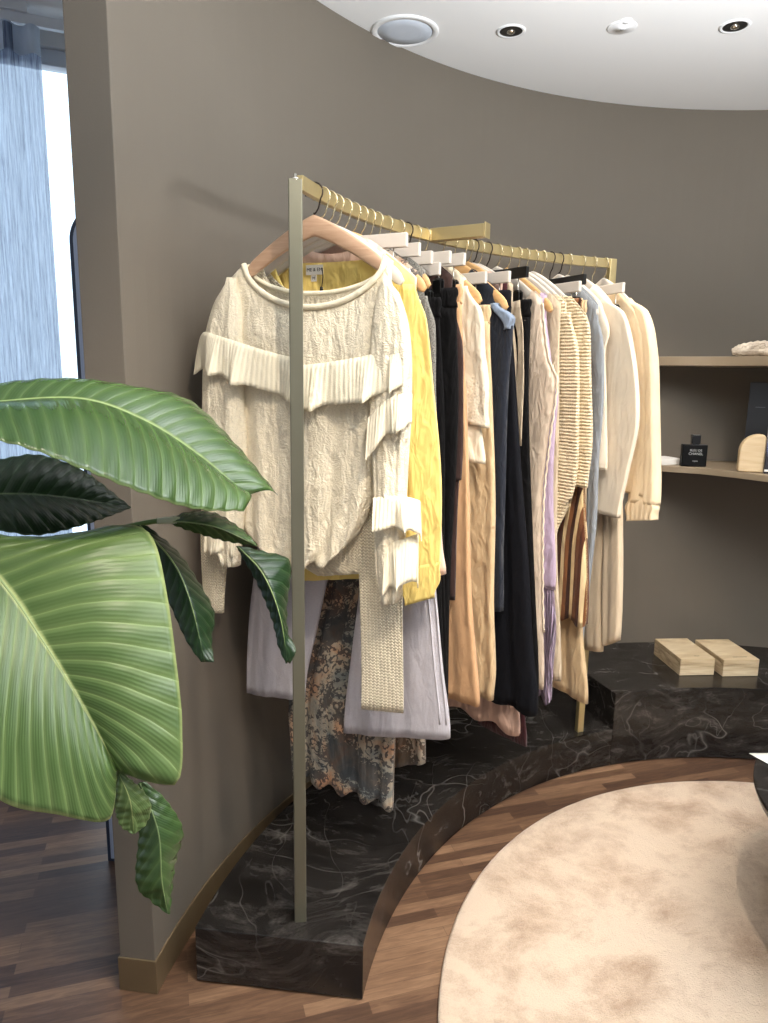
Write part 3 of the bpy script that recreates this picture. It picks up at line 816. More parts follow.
# 4 --- pale pink shirt
A = 156.2
hanger(A, 'white', 'white wooden hanger holding the pale pink shirt', GOLDHOOK)
g = garment('shirt', 'pale pink shirt of which one sleeve edge shows beside the yellow blouse', 'shirt', A, 1.0)
cloth(g, 'body', K['pink'], A, [(416, 300), (424, 400), (430, 480), (432, 570)], -.212, 'shoulder', th=.011, fold=(.003, 4, 0), seed=10)
cloth(g, 'sleeve', K['pink'], A, [(420, 300), (430, 400), (439, 480), (443, 550), (446, 574)], [(404, 300), (408, 400), (412, 480), (414, 550), (416, 580)], 'flat', th=.011, fold=(.002, 1, 0), seed=11, dy=-.004)

# 5 --- lilac grey jeans
A = 154.6
hanger(A, 'bar', 'white clip hanger holding the lilac grey jeans', GOLDHOOK)
g = garment('jeans', 'pale lilac grey wide leg jeans hanging below the lace jumper', 'jeans', A, .6)
trousers(g, K['lilacdenim'], A, [(410, 300), (416, 400), (428, 520), (437, 600), (443, 670), (449, 738)], [(360, 300), (362, 450), (362, 560), (352, 650), (345, 732)],
         [(356, 300), (350, 450), (330, 560), (318, 620), (305, 699)], [(286, 300), (272, 450), (258, 560), (250, 620), (247, 692)], ztop=1.745, th=.014, fold=(.003, 2, 0))
Re = Edge([uz(x, y, A, -.012) for x, y in [(428, 520), (437, 600), (443, 670), (448, 730)]])
for dx in (.006, .022):
    MB().tube([(Re(z) - dx, -.008 - (dx - .006) * .3, z - g.location.z) for z in np.linspace(1.25, min(Re.z) + .01, 20)], .0022, 6).build('seam', K['lilacseam'], g, True)

# 6 --- printed dress
A = 153.0
hanger(A, 'wood', 'light wooden hanger holding the animal print dress', GOLDHOOK)
g = garment('dress', 'long dress in faded grey animal print, hem low over the plinth', 'dress', A, .4)
cloth(g, 'body', K['print'], A, [(417, 296), (427, 360), (433, 420), (432, 500), (412, 600), (399, 700), (394, 806)], [(300, 300), (318, 450), (318, 580), (300, 650), (288, 710), (291, 772)], 'shoulder', th=.014, fold=(.010, 4.5, 2.2), rows=64, ring=140, hemwave=.012, seed=12, grow=.1, belly=.5)
# 7
A = 151.6
hanger(A, 'bar', 'white clip hanger holding the brown leopard print skirt', GOLDHOOK, barz=1.815)
g = garment('skirt', 'brown leopard print skirt just showing under the lilac jeans', 'skirt', A, .5)
cloth(g, 'body', K['leopard'], A, [(412, 280), (418, 500), (424, 700), (426, 763)], [(330, 280), (320, 500), (330, 700), (340, 770)], 'flat', th=.012, fold=(.006, 4, 0), z_top=1.745, seed=13)
cloth(g, 'waistband', K['leopard'], A, [(412, 282), (412, 296)], [(330, 282), (330, 296)], 'flat', th=.013, fold=(0, 1, 0), rows=4)
# 8
A = 150.2
hanger(A, 'wood', 'light wooden hanger holding the grey flecked cardigan', GOLDHOOK, w=0.18)
g = garment('cardigan', 'grey flecked cardigan edge between yellow sleeve and black trousers', 'cardigan', A, .9)
cloth(g, 'body', K['tweed'], A, [(424, 296), (432, 330), (434, 420), (434, 560)], -.212, 'shoulder', th=.012, fold=(.003, 4, 0), seed=14)
cloth(g, 'sleeve', K['tweed'], A, [(426, 296), (434, 325), (436, 400), (434, 500)], [(412, 296), (414, 330), (416, 400), (418, 500)], 'flat', th=.011, fold=(.002, 1, 0), seed=15)
# 9 black pieces
A = 148.8
hanger(A, 'bar', 'white clip hanger holding the plain black skirt', GOLDHOOK, barz=1.806)
g = garment('skirt', 'plain black long skirt behind the grey flecked cardigan', 'skirt', A, .6)
cloth(g, 'body', K['black'], A, [(428, 284), (434, 400), (440, 560), (444, 716)], -.15, 'flat', th=.013, fold=(.004, 5, 0), z_top=1.745, seed=16)
cloth(g, 'waistband', K['black'], A, [(428, 284), (428, 298)], -.15, 'flat', th=.014, fold=(0, 1, 0), rows=4, z_top=1.748)
A = 147.0
hanger(A, 'bar', 'white clip hanger holding the black trousers behind the plain black skirt', GOLDHOOK, barz=1.785)
g = garment('trousers', 'black trousers hung between the black skirt and the velvet trousers', 'trousers', A, .6)
trousers(g, K['black'], A, [(440, 284), (443, 400), (444, 560), (446, 718)], [(.01, 1.7), (.01, .6)], [(-.005, 1.7), (-.005, .6)], [(-.15, 1.7), (-.17, .6)], ztop=1.70, th=.012)
A = 144.8
hanger(A, 'bar', 'white clip hanger holding the black velvet trousers', GOLDHOOK, barz=1.82)
g = garment('trousers', 'wide black velvet trousers with straight waist, beside the cream eyelet blouse', 'trousers', A, .6)
trousers(g, K['velvet'], A, [(457, 286), (457, 400), (453, 520), (449, 620), (446, 722)], [(.02, 1.7), (.0, .6)], [(.005, 1.7), (-.01, .6)], [(-.17, 1.7), (-.19, .6)], ztop=1.728, th=.015)
# 10
A = 143.3
hanger(A, 'white', 'white wooden hanger holding the dark brown cardigan', DARKHOOK, w=0.145)
g = garment('cardigan', 'dark brown cardigan edge between velvet trousers and camel trousers', 'cardigan', A, 1.0)
cloth(g, 'body', K['brown'], A, [(452, 300), (459, 340), (462, 400), (459, 480), (454, 600)], -.212, 'shoulder', th=.010, fold=(.003, 4, 0), seed=17)
cloth(g, 'sleeve', K['brown'], A, [(454, 305), (461, 345), (463, 400), (460, 480)], [(440, 305), (444, 345), (446, 400), (446, 480)], 'flat', th=.009, fold=(.001, 1, 0), seed=57)
# 11
A = 141.8
hanger(A, 'bar', 'white clip hanger holding the camel trousers', GOLDHOOK)
g = garment('trousers', 'long camel trousers between black velvet trousers and beige trousers', 'trousers', A, .6)
trousers(g, K['camel'], A, [(462, 290), (465, 400), (468, 500), (472, 600), (478, 680), (479, 706)], [(.06, 1.7), (.05, .64)], [(.05, 1.7), (.04, .64)], [(-.15, 1.7), (-.17, .64)], th=.016, fold=(.006, 1.5, .5))
# 12
A = 140.2
hanger(A, 'wood', 'light wooden hanger holding the cream eyelet blouse', GOLDHOOK)
g = garment('blouse', 'cream eyelet blouse with embroidered half sleeve', 'blouse', A, 1.2)
cloth(g, 'body', K['cream'], A, [(466, 290), (472, 340), (477, 400), (482, 440), (484, 464)], -.212, 'shoulder', th=.013, fold=(.004, 4, 0), seed=18, bl=1.30)
cloth(g, 'sleeve', K['cream'], A, [(468, 286), (480, 312), (484, 350), (486, 390)], [(450, 290), (456, 320), (460, 360), (462, 392)], 'flat', th=.020, fold=(.004, 2, 0), dy=-.006, seed=19)
cloth(g, 'embroidered_cuff', K['eyelet'], A, [(485, 372), (487, 400), (487, 428)], [(460, 372), (463, 400), (464, 422)], 'flat', th=.023, fold=(.003, 2, 0), dy=-.007, rows=16, seed=20)
# 13
A = 137.3
hanger(A, 'bar', 'white clip hanger holding the beige trousers beside the eyelet blouse', GOLDHOOK, barz=1.79)
g = garment('trousers', 'beige straight trousers behind the cream eyelet blouse', 'trousers', A, .6)
trousers(g, K['beige'], A, [(490, 300), (492, 400), (494, 500), (494, 600), (496, 670), (493, 700)], [(.07, 1.7), (.06, .65)], [(.055, 1.7), (.05, .65)], [(-.15, 1.7), (-.16, .65)], ztop=1.70, th=.015, fold=(.005, 1.5, 0))
# 14
A = 135.3
hanger(A, 'wood', 'large light wooden hanger holding the denim shirt', GOLDHOOK, w=.21)
g = garment('shirt', 'dark blue denim shirt with pale collar on the large wooden hanger', 'shirt', A, .9)
cloth(g, 'body', K['denim'], A, [(496, 300), (504, 320), (502, 380), (500, 450), (500, 560), (502, 609)], -.212, 'shoulder', th=.012, fold=(.003, 4, 0), seed=22)
cloth(g, 'sleeve', K['denim'], A, [(500, 304), (512, 322), (509, 370), (505, 440), (503, 540), (503, 611)], [(484, 306), (490, 330), (491, 380), (491, 440), (491, 540), (491, 611)], 'flat', th=.013, fold=(.002, 1, 0), dy=-.003, seed=23)
cloth(g, 'collar', K['paledenim'], A, [(499, 303), (513, 318), (511, 329)], [(491, 304), (502, 318), (506, 330)], 'flat', th=.017, fold=(.001, 1, 0), dy=-.006, rows=10, seed=24)
# 15
A = 133.5
hanger(A, 'bar', 'white clip hanger holding the navy skirt', GOLDHOOK, barz=1.8, bw=.18)
g = garment('skirt', 'long dark navy skirt flaring down almost to the plinth', 'skirt', A, .6)
cloth(g, 'body', K['navy'], A, [(510, 300), (514, 370), (520, 450), (527, 550), (531, 640), (537, 716)], [(-.14, 1.7), (-.2, .6)], 'flat', th=.016, fold=(.007, 5, 0), z_top=1.745, hemwave=.006, seed=25, belly=.3)
cloth(g, 'waistband', K['navy'], A, [(510, 296), (510, 308)], -.14, 'flat', th=.017, fold=(0, 1, 0), rows=4, z_top=1.748)
A = 132.5
hanger(A, 'wood', 'light wooden hanger holding the blush slip dress', GOLDHOOK, w=0.128)
g = garment('dress', 'blush slip dress whose hem shows under the navy skirt', 'dress', A, .5)
cloth(g, 'body', K['blush'], A, [(500, 320), (504, 450), (508, 560), (512, 660), (520, 736)], [(-.212, 1.7), (-.2, 1.0), (-.26, .55)], 'shoulder', th=.010, fold=(.006, 4, 0), hemwave=.010, seed=21)
A = 131.6
hanger(A, 'white', 'white wooden hanger holding the burgundy dress', DARKHOOK, w=0.13)
g = garment('dress', 'burgundy long dress, a narrow strip showing under the navy skirt', 'dress', A, .5)
cloth(g, 'body', K['burgundy'], A, [(506, 320), (508, 450), (514, 600), (522, 700), (526, 746)], [(-.15, 1.7), (-.08, 1.2), (.1, .6)], 'shoulder', th=.010, fold=(.003, 2, 0), seed=26)
# 16
A = 130.7
hanger(A, 'white', 'white wooden hanger holding the taupe top with a long tie', GOLDHOOK, w=0.132)
g = garment('top', 'taupe top with a long narrow tie hanging down its side', 'top', A, 1.2)
cloth(g, 'body', K['taupe'], A, [(512, 310), (516, 360), (515, 430)], -.212, 'shoulder', th=.011, fold=(.003, 4, 0), seed=27)
cloth(g, 'tie', K['taupe'], A, [(519, 300), (523, 330), (522, 400), (521, 446)], [(512, 302), (517, 340), (517, 400), (518, 446)], 'flat', th=.006, fold=(0, 1, 0), dy=-.01, seed=28, rows=20, ring=24)
# 17
A = 129.3
hanger(A, 'blackbar', 'black clip hanger holding the black trousers beside the satin slip dress', DARKHOOK)
g = garment('trousers', 'black trousers on the black clip hanger beside the satin slip', 'trousers', A, .6)
trousers(g, K['velvet'], A, [(531, 300), (527, 380), (528, 440), (532, 520), (535, 600), (537, 706)], [(.06, 1.7), (.05, .65)], [(.05, 1.7), (.04, .65)], [(-.14, 1.7), (-.15, .65)], ztop=1.73, th=.013)
# 18
A = 127.6
hanger(A, 'white', 'white wooden hanger holding the champagne satin slip dress', GOLDHOOK, w=0.178)
g = garment('slip_dress', 'champagne satin slip dress with lace side trim beside the lilac dress', 'dress', A, .7)
cloth(g, 'body', K['satin'], A, [(541, 300), (544, 340), (548, 362), (555, 380), (548, 440), (542, 500), (541, 600), (543, 690)], -.212, 'shoulder', th=.014, fold=(.006, 3, 0), neck=(.155, .055, .05), seed=29)
Re = Edge([uz(x, y, A, -.01) for x, y in [(541, 300), (544, 340), (548, 362), (555, 380), (548, 440), (542, 500), (541, 600), (543, 690)]])
MB().tube([(Re(z) + .001, -.002 + .002 * math.sin(z * 160), z - g.location.z) for z in np.linspace(1.72, .72, 110)], .0032, 6).build('lace_trim', K['lacetrim'], g, True)
# 19
A = 125.9
hanger(A, 'wood', 'light wooden hanger holding the lilac fringed dress', GOLDHOOK)
g = garment('dress', 'lilac sleeveless dress ending in a long fringe', 'dress', A, .6)
cloth(g, 'body', K['lilac'], A, [(546, 310), (549, 350), (553, 378), (557, 392), (554, 440), (553, 500), (554, 590)], -.212, 'shoulder', th=.013, fold=(.004, 4, 0), neck=(.155, .055, .05), seed=30)
cloth(g, 'fringe', K['fringe'], A, [(554, 580), (555, 640), (550, 702)], [(-.17, .98), (-.16, .72)], 'flat', th=.014, fold=(.005, 9, 0), hemwave=.012, seed=31)
# 20
A = 124.3
hanger(A, 'white', 'white wooden hanger holding the taupe wrap dress', GOLDHOOK, w=0.188)
g = garment('dress', 'taupe dress showing its hem between the lilac fringe and flared trousers', 'dress', A, .6)
cloth(g, 'body', K['taupe'], A, [(560, 320), (558, 420), (557, 540), (560, 640), (560, 681)], -.212, 'shoulder', th=.010, fold=(.004, 4, 0), neck=(.155, .055, .05), seed=32)
A = 123.0
hanger(A, 'white', 'white wooden hanger holding the cream crochet cardigan', GOLDHOOK, w=0.183)
g = garment('crochet_cardigan', 'cream crochet cardigan with drooping front beside the lilac dress', 'cardigan', A, 1.1)
cloth(g, 'body', K['crochet'], A, [(566, 308), (576, 340), (578, 420), (575, 470), (566, 510), (556, 534)], [(-.212, 1.7), (-.17, 1.2)], 'shoulder', th=.013, fold=(.004, 4, 0), neck=(.155, .055, .05), seed=33)
cloth(g, 'sleeve', K['crochet'], A, [(570, 312), (577, 350), (579, 420), (575, 480), (566, 520)], [(554, 320), (553, 400), (551, 470), (549, 536)], 'flat', th=.013, fold=(.003, 2, 0), dy=-.004, seed=34, br=1.13)
A = 121.6
hanger(A, 'white', 'white wooden hanger holding the cream crochet top', GOLDHOOK)
g = garment('crochet_blouse', 'cream open crochet top above the brown striped skirt', 'top', A, 1.1)
cloth(g, 'body', K['crochet'], A, [(584, 305), (590, 330), (591, 400), (592, 450), (588, 488)], [(-.212, 1.7), (-.16, 1.25)], 'shoulder', th=.012, fold=(.004, 4, 0), neck=(.155, .055, .05), seed=36, dy=-.003)
A = 120.2
hanger(A, 'bar', 'white clip hanger holding the brown striped skirt', GOLDHOOK, barz=1.8, bw=.18)
g = garment('skirt', 'brown and cream striped pleated skirt below the crochet top', 'skirt', A, .9)
cloth(g, 'body', K['stripe'], A, [(582, 300), (584, 400), (585, 500), (587, 560), (585, 626)], [(-.12, 1.7), (-.15, 1.2), (-.18, .95)], 'flat', th=.016, fold=(.010, 6, 0), z_top=1.745, hemwave=.010, seed=35, belly=.4)
cloth(g, 'waistband', K['stripe'], A, [(582, 296), (582, 310)], -.12, 'flat', th=.017, fold=(0, 1, 0), rows=4, z_top=1.748)
A = 118.8
hanger(A, 'blackbar', 'black clip hanger holding the beige flared trousers', DARKHOOK)
g = garment('trousers', 'beige flared trousers, one hem showing under the striped skirt', 'trousers', A, .6)
trousers(g, K['beige'], A, [(586, 310), (586, 450), (584, 560), (583, 630), (588, 704)], [(.07, 1.7), (.07, 1.0), (.02, .68)], [(.06, 1.7), (.055, 1.0), (.0, .68)], [(-.14, 1.7), (-.17, .68)], th=.013, fold=(.006, 2, 0))
# 21
A = 117.4
hanger(A, 'white', 'white wooden hanger holding the pale blue dress', DARKHOOK)
g = garment('dress', 'pale blue cotton dress beside the ivory sleeveless top', 'dress', A, .8)
cloth(g, 'body', K['blue'], A, [(597, 315), (602, 340), (603, 400), (599, 460), (597, 520), (590, 580), (582, 654)], [(-.212, 1.7), (-.15, .8)], 'shoulder', th=.012, fold=(.006, 5, 0), seed=37, hemwave=.006)
A = 116.0
hanger(A, 'white', 'white wooden hanger holding the ivory sleeveless top', GOLDHOOK, w=0.184)
g = garment('top', 'ivory sleeveless top with an open armhole, left of the ivory jacket', 'top', A, 1.2)
cloth(g, 'body', K['ivory'], A, [(602, 300), (609, 330), (604, 352), (606, 400), (606, 470)], -.212, 'shoulder', th=.011, fold=(.003, 4, 0), neck=(.155, .055, .05), seed=38)
# 22 jacket
A = 113.9
hanger(A, 'white', 'white wooden hanger holding the ivory jacket', GOLDHOOK, w=0.168)
g = garment('jacket', 'ivory long sleeved jacket near the far end of the rail', 'jacket', A, 1.1)
cloth(g, 'body', K['ivory'], A, [(612, 304), (620, 340), (622, 420), (618, 512)], [(-.212, 1.7), (-.18, 1.2)], 'shoulder', th=.016, fold=(.003, 4, 0), seed=39)
cloth(g, 'sleeve', K['ivory'], A, [(606, 298), (622, 311), (630, 339), (637, 393), (637, 430), (628, 470), (618, 518)], [(596, 304), (598, 330), (597, 380), (594, 430), (591, 470), (589, 510)], 'flat', th=.022, fold=(.003, 2, 0), dy=-.014, seed=40)
# 23 trousers
A = 112.1
hanger(A, 'bar', 'white clip hanger holding the sand trousers at the far end', GOLDHOOK, barz=1.81)
g = garment('trousers', 'sand coloured pressed trousers below the ivory jacket', 'trousers', A, .9)
trousers(g, K['sand'], A, [(617, 300), (620, 420), (622, 520), (621, 600), (619, 640)], [(605, 300), (606, 420), (605, 520), (604, 600), (604, 646)], [(603, 300), (604, 420), (603, 520), (602, 600), (602, 652)], [(575, 300), (575, 420), (580, 520), (582, 600), (583, 648)], ztop=1.72, th=.015, fold=(.003, 1, 0))
# 24 coat
A = 110.3
hanger(A, 'white', 'white wooden hanger holding the cream coat, last on the rail', GOLDHOOK)
g = garment('coat', 'cream coat with gathered cuffs, last garment at the far end of the rail', 'coat', A, 1.1)
cloth(g, 'body', K['coat'], A, [(628, 304), (644, 320), (648, 400), (652, 498)], [(-.212, 1.7), (-.19, 1.2)], 'shoulder', th=.016, fold=(.003, 4, 0), seed=41, dy=-.004)
cloth(g, 'sleeve', K['coat'], A, [(630, 298), (646, 310), (654, 346), (657, 397), (658, 454), (657, 505)], [(624, 310), (636, 340), (638, 400), (636, 450), (630, 502)], 'flat', th=.022, fold=(.004, 2, 0), dy=.002, seed=42)
cloth(g, 'gathered_cuff', K['coat'], A, [(654, 498), (657, 508), (655, 520)], [(631, 498), (628, 508), (629, 521)], 'flat', th=.024, fold=(.006, 6, 0), dy=.002, rows=12, seed=43)

# ------------------------------------------------------------------ wall shelves and what stands on them
def shelf(zt, th, fronts, label):
    e = MB(); top, bot = [], []
    n = len(fronts)
    backs = []
    for (x, y) in fronts:
        v = Vector((x - WC[0], y - WC[1])); 
        a = math.atan2(v.y, v.x); backs.append((WC[0] + (WR - .001) * math.cos(a), WC[1] + (WR - .001) * math.sin(a)))
    rows = []
    for (f, b) in zip(fronts, backs):
        rows.append([(f[0], f[1], zt - th), (b[0], b[1], zt - th), (b[0], b[1], zt), (f[0], f[1], zt)])
    e.grid(rows, True); m = (n - 1) * 4; e.f.append((3, 2, 1, 0)); e.f.append((m, m + 1, m + 2, m + 3))
    o = e.build('wall_shelf', SHELFM, None, bevel=.002, origin=Vector((rows[n // 2][1][0], rows[n // 2][1][1], zt)))
    return tag(o, label, 'shelf')
def smooth2(pts, n=8): return [(p.x, p.y) for p in catmull([(x, y, 0) for x, y in pts], n)]
LZ = 1.155
fr = smooth2([(1.03, 3.05), (1.15, 2.965), (1.29, 2.89), (1.38, 2.79), (1.452, 2.69), (1.6, 2.55), (1.85, 2.42), (2.1, 2.34)])
shelf(LZ, .026, fr, 'lower taupe wall shelf holding the perfume bottle')
UZ_ = 1.598
shelf(UZ_, .037, [(x + .02, y + .03) for x, y in fr], 'upper taupe wall shelf with driftwood lying on it')

def on_y(x, y, Y, z):
    v = ray(x, y); return Vector((v[0] / v[1] * Y, Y, z))
p = on_y(693, 461, 2.95, LZ)
e = empty('perfume_bottle', (p.x, p.y, LZ + .001), R_(-10), 'square black perfume bottle standing on the lower shelf', 'perfume')
mb = MB(); mb.box((0, 0, .0445), (.098, .034, .089)); mb.build('bottle', plain('black_glass', (8, 8, 9), .45, spec=.2), e, bevel=.003)
mb = MB(); mb.box((.003, 0, .092), (.026, .02, .006)); mb.build('collar', plain('grey_collar', (70, 72, 74), .3, .8), e)
mb = MB(); mb.box((.003, 0, .111), (.034, .028, .036)); mb.build('cap', BLACK, e, bevel=.002)
LET = plain('pale_lettering', (170, 172, 172), .5)
for t, zz, sz in (('BLEU DE', .066, .0125), ('CHANEL', .052, .0145), ('PARIS', .022, .008)):
    text_mesh(t, sz, 'lettering', LET, e, Matrix.Translation((.004, -.0174, zz)) @ Matrix.Rotation(PI / 2, 4, 'X'))
p = on_y(661, 462, 3.02, LZ)
e = empty('card', (p.x, p.y, LZ + .001), R_(20), 'small white boxed card lying left of the perfume bottle', 'card')
mb = MB(); mb.box((0, 0, .012), (.12, .1, .024)); mb.build('box', PAPER, e, bevel=.002)
mb = MB(); mb.box((.0, -.002, .0255), (.11, .09, .003)); mb.build('lid', plain('white_card', (226, 224, 220), .6), e, bevel=.001)
# rounded pale wooden block
p = on_y(750, 467, 2.80, LZ)
mb = MB()
prof = [(-.045, 0)] + [(-.045, .08)] + [(-.045 + .068 * (1 - math.cos(R_(t))), .08 + .066 * math.sin(R_(t))) for t in range(10, 91, 10)] + [(.036, .144), (.045, .134), (.045, 0)]
n = len(prof)
mb.add([(x, -.03, z) for x, z in prof] + [(x, .03, z) for x, z in prof], [tuple(range(n)), tuple(range(n, 2 * n))[::-1]] + [(i, i + n, (i + 1) % n + n, (i + 1) % n) for i in range(n)])
o = mb.build('wooden_bookend', wood('pale_wood', (204, 176, 134), (226, 204, 168), .6), None, bevel=.006, segs=4)
o.location = (p.x, p.y, LZ + .001); o.rotation_euler = (0, 0, R_(-20)); tag(o, 'pale wooden bookend with rounded corner on the lower shelf', 'bookend')
# books behind the block
q = on_y(757, 463, 2.93, LZ)
e = empty('book', (q.x, q.y, LZ + .001), R_(-28), 'tall black book standing behind the wooden bookend', 'book')
mb = MB(); mb.box((0, 0, .172), (.11, .03, .344)); mb.build('cover', plain('black_book_cover', (34, 35, 38), .35), e, bevel=.002)
mb = MB(); mb.box((.004, 0, .173), (.106, .024, .334)); mb.build('pages', PAPER, e)
mb = MB(); mb.box((-.01, -.0155, .245), (.035, .001, .003)); mb.build('cover_line', plain('grey_print', (90, 92, 96), .5), e)
q = on_y(771, 471, 2.74, LZ)
e = empty('book', (q.x, q.y, LZ + .001), R_(-20), 'grey and dark book right of the wooden bookend', 'book')
m, nt, b = new_mat('photo_cover'); v = coord(nt); sp = nt.nodes.new('ShaderNodeSeparateXYZ'); lk(nt, v, sp.inputs[0])
lk(nt, ramp(nt, math_(nt, 'ADD', math_(nt, 'MULTIPLY', sp.outputs[2], 4.2), math_(nt, 'MULTIPLY', noise(nt, v, 30, 4), .25)), [(.42, lin((40, 38, 46))), (.6, lin((96, 104, 132))), (.8, lin((196, 202, 210)))]), b.inputs['Base Color'])
mb = MB(); mb.box((0.02, 0, .115), (.09, .022, .23)); mb.build('cover', m, e, bevel=.0015)
mb = MB(); mb.box((.024, 0, .115), (.086, .016, .224)); mb.build('pages', PAPER, e)
mb = MB()
for k in range(7): mb.box((-.006, -.0114, .035 + .008 * k), (.008, .0006, .005))
mb.build('spine_lettering', PAPER, e)
mb = MB(); mb.box((0.0, -.0114, .012), (.05, .0006, .008)); mb.build('spine_lettering', PAPER, e)
# driftwood on the upper shelf
p = on_z(690, 357, UZ_)
sx = Vector((1.475, 2.86, UZ_))
e = empty('driftwood', (sx.x, sx.y, UZ_ + .001), R_(-30), 'pale piece of driftwood lying on the upper shelf', 'driftwood')
m, nt, b = new_mat('driftwood'); v = coord(nt)
lk(nt, ramp(nt, noise(nt, mapping(nt, v, (14, 60, 60)), 1, 5, .7, 1), [(.3, lin((96, 82, 70))), (.42, lin((186, 170, 150))), (.6, lin((226, 214, 196)))]), b.inputs['Base Color'])
b.inputs['Roughness'].default_value = .85
def limb(pts, rs):
    P = catmull(pts, 8); mb = MB(); rr_ = []
    for i in range(len(P)):
        q = i / (len(P) - 1) * (len(rs) - 1); k = min(int(q), len(rs) - 2); rr_.append((rs[k] + (rs[k + 1] - rs[k]) * (q - k)) * (1 + .08 * math.sin(i * 2.1)))
    return mb.tube(P, rr_, 16)
limb([(-.12, 0, .018), (-.09, 0, .024), (-.03, 0, .03), (.04, .0, .033), (.16, .01, .03), (.26, .02, .03)], [.012, .024, .03, .026, .024, .022]).build('branch', m, e, True)
limb([(-.02, -.012, .02), (.03, -.035, .014), (.1, -.04, .014), (.2, -.03, .014)], [.016, .013, .013, .012]).build('branch', m, e, True)

# two stone boxes on the taller plinth
m, nt, b = new_mat('travertine'); v = coord(nt)
f = noise(nt, mapping(nt, v, (3, 9, 46), (0, 0, .25)), 1, 5, .6, .8)
lk(nt, ramp(nt, f, [(.34, lin((160, 136, 104))), (.5, lin((206, 184, 148))), (.66, lin((228, 212, 182)))]), b.inputs['Base Color']); b.inputs['Roughness'].default_value = .4
TRAV = m
for (fl_, fr_, bl_, lab, nlet) in (((680, 676), (714, 675), (660, 654), 'left one of two travertine boxes, standing nearer the clothes rack', 2), ((723, 677), (758, 676), (703, 655), 'right one of two travertine boxes, standing farther from the clothes rack', 5)):
    a_ = on_z(*fl_, TH); b_ = on_z(*fr_, TH); c_ = on_z(*bl_, TH)
    ex = (b_ - a_); w = ex.length; ex.normalize(); ey = Vector((-ex.y, ex.x, 0)); dpt = .235
    ctr = a_ + ex * w / 2 + ey * dpt / 2
    e = empty('stone_box', (ctr.x, ctr.y, TH + .001), math.atan2(ex.y, ex.x) + (R_(-1) if nlet == 2 else R_(-1)), lab, 'box')
    mb = MB(); mb.box((0, 0, .025), (w, dpt, .05)); mb.build('box_base', TRAV, e, bevel=.0015)
    mb = MB(); mb.box((0, 0, .0615), (w, dpt, .021)); mb.box((0, 0, .0505), (w - .012, dpt - .012, .004)); mb.build('lid', TRAV, e, bevel=.0015)
    mb = MB()
    for k in range(nlet * 2): mb.box((.012 + (k - nlet) * .006, -dpt / 2 + .03, .0722), (.0035, .006, .0006))
    mb.build('lettering', plain('grey_lettering', (120, 108, 90), .6), e)

# ------------------------------------------------------------------ side table at the right
TZ = .485
tc = on_z(752.5, 765, TZ) + Vector((.426, -.25, 0)); tc.z = .0186
e = empty('side_table', tc, 0, 'round black marble side table at the right edge standing on the rug', 'table')
tz = TZ - tc.z
MB().lathe([(.0005, tz - .022), (.47, tz - .022), (.487, tz - .02), (.49, tz - .015), (.49, tz - .004), (.487, tz), (.3, tz), (.0005, tz)], n=128).build('table_top', MARBLE, e, True, bevel=0)
MB().lathe([(.482, tz - .022), (.482, tz - .034), (.476, tz - .038), (.0005, tz - .038)], n=128).build('rim', BLACK, e, True)
MB().lathe([(.0005, tz - .036), (.035, tz - .036), (.032, .02), (.034, .012)], n=32).build('pedestal', BLACK, e, True)
MB().lathe([(.26, 0), (.26, .01), (.255, .013), (.0005, .014)], n=48).build('foot_plate', BLACK, e, True)
a_ = on_z(749, 754, TZ + .004); b_ = on_z(768, 753, TZ + .004)
rows = []
for i in range(9):
    row = []
    for j in range(9):
        ex = Vector((1, .12, 0)).normalized(); ey = Vector((.12, -1, 0)).normalized()
        p = a_ + ex * (.21 * i / 8) + ey * (.03 * i / 8 * 0 + .15 * j / 8) + Vector((.05 * j / 8, 0, 0))
        row.append(Vector((p.x, p.y, TZ + .002 + .004 * (1 - i / 8) ** 2)))
    rows.append(row)
o = MB().grid(rows).build('leaflet', PAPER, None, True, solid=.0006, origin=Vector((a_.x, a_.y, TZ)))
tag(o, 'white paper leaflet lying on the round marble table', 'leaflet')
mbt = MB()
for k in range(3):
    c = rows[2 + k][4]
    mbt.box((c.x + .01 - a_.x, c.y - a_.y, c.z - TZ + .0008), (.03, .003, .0004))
mbt.build('printed_line', INK, o)

# ------------------------------------------------------------------ plant
PLX, PLY = -1.02, .92
pl = empty('potted_plant', (PLX, PLY, 0), 0, 'large leaved green potted plant in the left foreground', 'plant')
base = Vector((PLX, PLY, 0))
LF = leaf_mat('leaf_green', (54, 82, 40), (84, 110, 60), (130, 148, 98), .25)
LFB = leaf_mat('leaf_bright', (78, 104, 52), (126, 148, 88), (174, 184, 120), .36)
LFD = leaf_mat('leaf_dark', (28, 52, 27), (44, 70, 38), (70, 94, 54))  # darker green, with the shade under the upper leaf put into it
def rs(pts, n):
    P = catmull(pts, 12); acc = [0]
    for i in range(1, len(P)): acc.append(acc[-1] + (P[i] - P[i - 1]).length)
    out = []
    for k in range(n + 1):
        d = acc[-1] * k / n; i = 0
        while i < len(P) - 2 and acc[i + 1] < d: i += 1
        t = (d - acc[i]) / max(1e-9, acc[i + 1] - acc[i]); out.append(P[i].lerp(P[i + 1], min(1, t)))
    return out, acc[-1]
